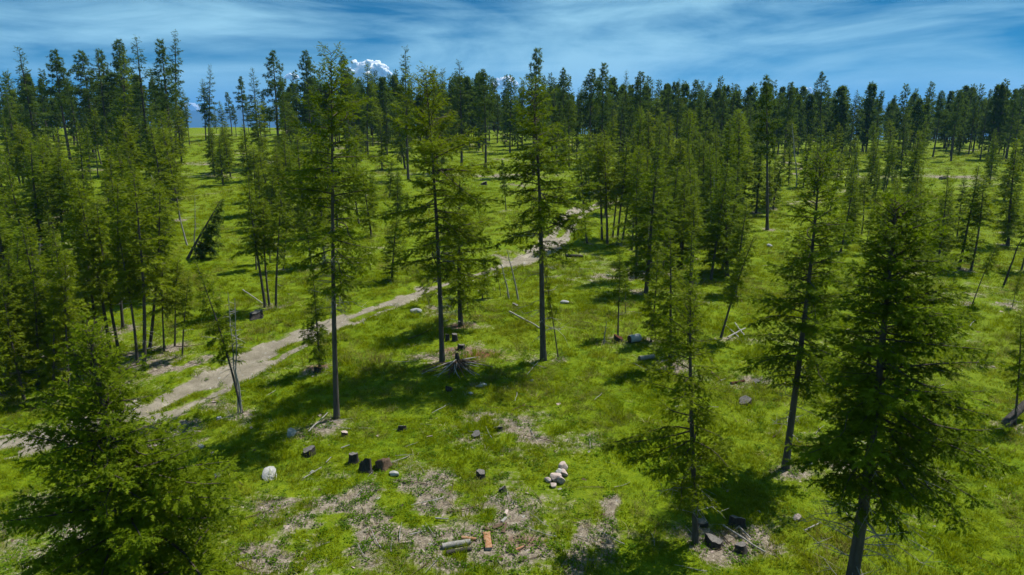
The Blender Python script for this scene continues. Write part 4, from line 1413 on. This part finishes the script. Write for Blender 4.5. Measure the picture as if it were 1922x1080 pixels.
def snag(bx, by, tx, ty_, r, label, seed=1, twigs=14, mat=None, name='dead_pole'):
    b, H, lean = solve_BT(bx, by, tx, ty_)
    g = np.random.default_rng(seed)
    s_ = np.linspace(0, 1, 9)
    P = np.stack([np.cumsum(g.normal(0, .008 * H, 9)), np.cumsum(g.normal(0, .008 * H, 9)), s_ * H], -1)
    P[0] = (0, 0, -.2)
    V, F = limbs(P[None], (r * (1 - .75 * s_))[None], 7)
    o = link(name, None, label=label, cat='tree')
    o.matrix_world = Matrix.Translation(b) @ Matrix.Rotation(lean, 4, 'Y')
    link('trunk', tri_mesh('trunk', V, F, [mat or M_DEAD], smooth_shade=True), o)
    for i in range(twigs):
        t = g.uniform(.35, .97)
        p = np.array([np.interp(t, s_, P[:, k]) for k in range(3)])
        az_ = g.uniform(0, 6.28)
        ln = H * .14 * (1.1 - t) * g.uniform(.6, 1.5) + .12
        q_ = np.linspace(0, 1, 4)
        d = np.array([math.cos(az_), math.sin(az_), g.normal(.1, .25)])
        BP = p[None] + np.outer(q_, d) * ln + np.outer(q_ ** 2, [0, 0, -.15]) * ln
        bv, bf = limbs(BP[None], (.016 * (1 - .8 * q_))[None], 3)
        link('branch', tri_mesh('branch', bv, bf, [mat or M_DEAD]), o)
    return o


snag(447, 776, 424, 548, .045, 'thin grey dead pole beside the leaning tree at the track edge', 1, 22)
snag(453, 777, 440, 560, .045, 'thin grey dead pole just right of its twin at the track edge', 2, 18)
snag(973, 563, 955, 468, .07, 'bare grey dead pole leaning between the track and crooked trunk', 3, 12)
snag(956, 562, 940, 490, .07, 'shorter grey dead pole left of the bare leaning one', 4, 12)
snag(68, 512, 78, 446, .14, 'white broken snag standing in the left clearing', 5, 2, M_DEAD, 'broken_snag')
snag(1133, 646, 1137, 604, .05, 'short white forked snag left of the red stump conifer', 6, 3, M_DEAD, 'broken_snag')
snag(1884, 535, 1921, 440, .09, 'bare dark leaning stem at the right edge above the small tree', 7, 8, M_CHAR)
snag(352, 462, 338, 395, .10, 'bare leaning pole left of the leaning dark fir', 8, 6)
snag(368, 480, 365, 370, .07, 'thin upright bare pole behind the leaning dark fir', 9, 8)
snag(380, 480, 392, 440, .07, 'short tilted bare pole right of the leaning dark fir foot', 10, 3)
snag(46, 335, 30, 232, .13, 'pale bare trunk among the trees near the left edge', 12, 8)
snag(297, 372, 282, 328, .12, 'short white broken trunk in the left thicket', 13, 3, M_DEAD, 'broken_snag')
snag(196, 520, 176, 452, .06, 'thin white bare pole leaning in the left copse', 14, 5)
snag(1218, 478, 1228, 318, .07, 'pale bare stem in the dense stand right of the track', 15, 16)
snag(1330, 452, 1338, 330, .08, 'pale bare stem left of the lone pine', 16, 14)
snag(1494, 352, 1491, 232, .13, 'pale dead stem with short limbs right of the lone pine', 17, 20)
snag(1612, 330, 1606, 262, .12, 'thin pale dead stem on the right slope', 18, 10)
snag(1306, 1012, 1313, 985, .03, 'short dead stub close to the lopsided fir trunk', 11, 0)

# the hung-up fir that leans right with its branches hanging from one side
b_, H_, l_ = solve_BT(352, 486, 408, 372)
put_tree(conifer(991, H=H_, cb=.10, rad=2.3, n=64, style='fir', lod=2, dead=2, tr=.12, droop=.1, one_sided=True, bias_az=0.0, gap=.05, foliage=M_PINE), b_, H_, l_, 1.0, 0.0, 'leaning_fir',
         'leaning dark fir with boughs hanging from one side, above the track')

# heap of grey roots at the foot of the broad crowned fir
hc = ground_at(858, 690)
rw_ = link('root_heap', None, label='fan of grey dead roots spread on the ground beside the broad crowned fir', cat='roots')
rw_.location = hc
g9 = np.random.default_rng(9)
for i in range(40):
    a = g9.uniform(-3.2, .9)
    ln = g9.uniform(.5, 2.0)
    q_ = np.linspace(0, 1, 6)
    P = np.stack([np.cos(a + q_ * g9.normal(0, .4)) * ln * q_, np.sin(a + q_ * g9.normal(0, .4)) * ln * q_, .42 * g9.uniform(.3, 1) * (1 - q_) ** 1.2 + .05 + .12 * np.sin(q_ * 3.1) * g9.uniform(0, 1)], -1)
    V, F = limbs(P[None], (.036 * (1 - .75 * q_) + .006)[None], 5)
    link('root', tri_mesh('root', V, F, [M_DEAD if i % 2 else M_BROWN], smooth_shade=True), rw_)
sv, sf = limbs(np.array([[(0, 0, -.1), (.02, 0, .3), (.0, .02, .75)]]), np.array([[.22, .15, .09]]), 9)
link('root_collar', tri_mesh('root_collar', sv, sf, [M_CHAR], smooth_shade=True), rw_)

# ------------------------------------------------------------------ small cumulus clouds far off
mc, tcl = new_mat('cloud_white')
finish(tcl, principled(tcl, (0.86, 0.87, 0.89), 1.0, 0.0))


def cloud(px, py, wpx, hpx, label, seed):
    g = np.random.default_rng(seed)
    D = 21000.0
    d = ray(px, py)
    c = d * (D / d.y)
    w_, h_ = wpx * D / FPX / 2, hpx * D / FPX / 2
    bm = bmesh.new()
    for i in range(95):
        xx = g.uniform(-1, 1)
        zz2 = g.uniform(-.45, .95) ** 1 * math.sqrt(max(0, 1 - xx * xx))
        rr_ = g.uniform(.07, .34) * h_ * (1.1 - .5 * abs(xx))
        m = bmesh.ops.create_icosphere(bm, subdivisions=3, radius=1)
        f, p_ = g.normal(0, 3, (4, 3)), g.uniform(0, 6, 4)
        o_ = np.array([xx * w_, g.normal(0, .5) * h_, zz2 * h_])
        for v in m['verts']:
            p = np.array(v.co)
            p = p * (1 + .22 * sum(math.sin(float(a @ p) + b2) for a, b2 in zip(f, p_)) / 2)
            v.co = tuple(p * rr_ * 1.3 + o_)
    me = bpy.data.meshes.new('cloud')
    bm.to_mesh(me)
    bm.free()
    for pl in me.polygons:
        pl.use_smooth = True
    me.materials.append(mc)
    o = link('cloud', me, label=label, cat='cloud', group='small cumulus clouds above the treetops')
    o.location = c


cloud(690, 138, 78, 40, 'largest white cumulus cloud, right of the tallest slim fir top', 1)
cloud(948, 160, 46, 26, 'round white cumulus cloud behind the treetops in the centre', 2)
cloud(548, 145, 24, 12, 'little white cloud left of the tallest slim fir top', 3)
cloud(1514, 175, 30, 16, 'little white cloud just left of the tallest right-hand skyline pine', 4)
cloud(358, 205, 36, 18, 'low white cloud glimpsed through trees above the blue hills', 5)

# ------------------------------------------------------------------ air
HAZE = True
if HAZE:
    bm = bmesh.new()
    bmesh.ops.create_cube(bm, size=1)
    me = bpy.data.meshes.new('haze')
    bm.to_mesh(me)
    bm.free()
    hz, tz = new_mat('haze_air')
    pv = N(tz, 'ShaderNodeVolumePrincipled')
    pv.inputs['Color'].default_value = (0.16, 0.46, 1.0, 1)
    pv.inputs['Density'].default_value = 0.00009
    pv.inputs['Anisotropy'].default_value = 0.1
    oz = N(tz, 'ShaderNodeOutputMaterial')
    lk(tz, pv, 0, oz, 1)
    me.materials.append(hz)
    ho = link('haze', me, label='faint blue haze softening the distance', cat='haze', kind='stuff')
    ho.scale = (40000, 25200, 1300)
    ho.location = (0, 2400, -220)
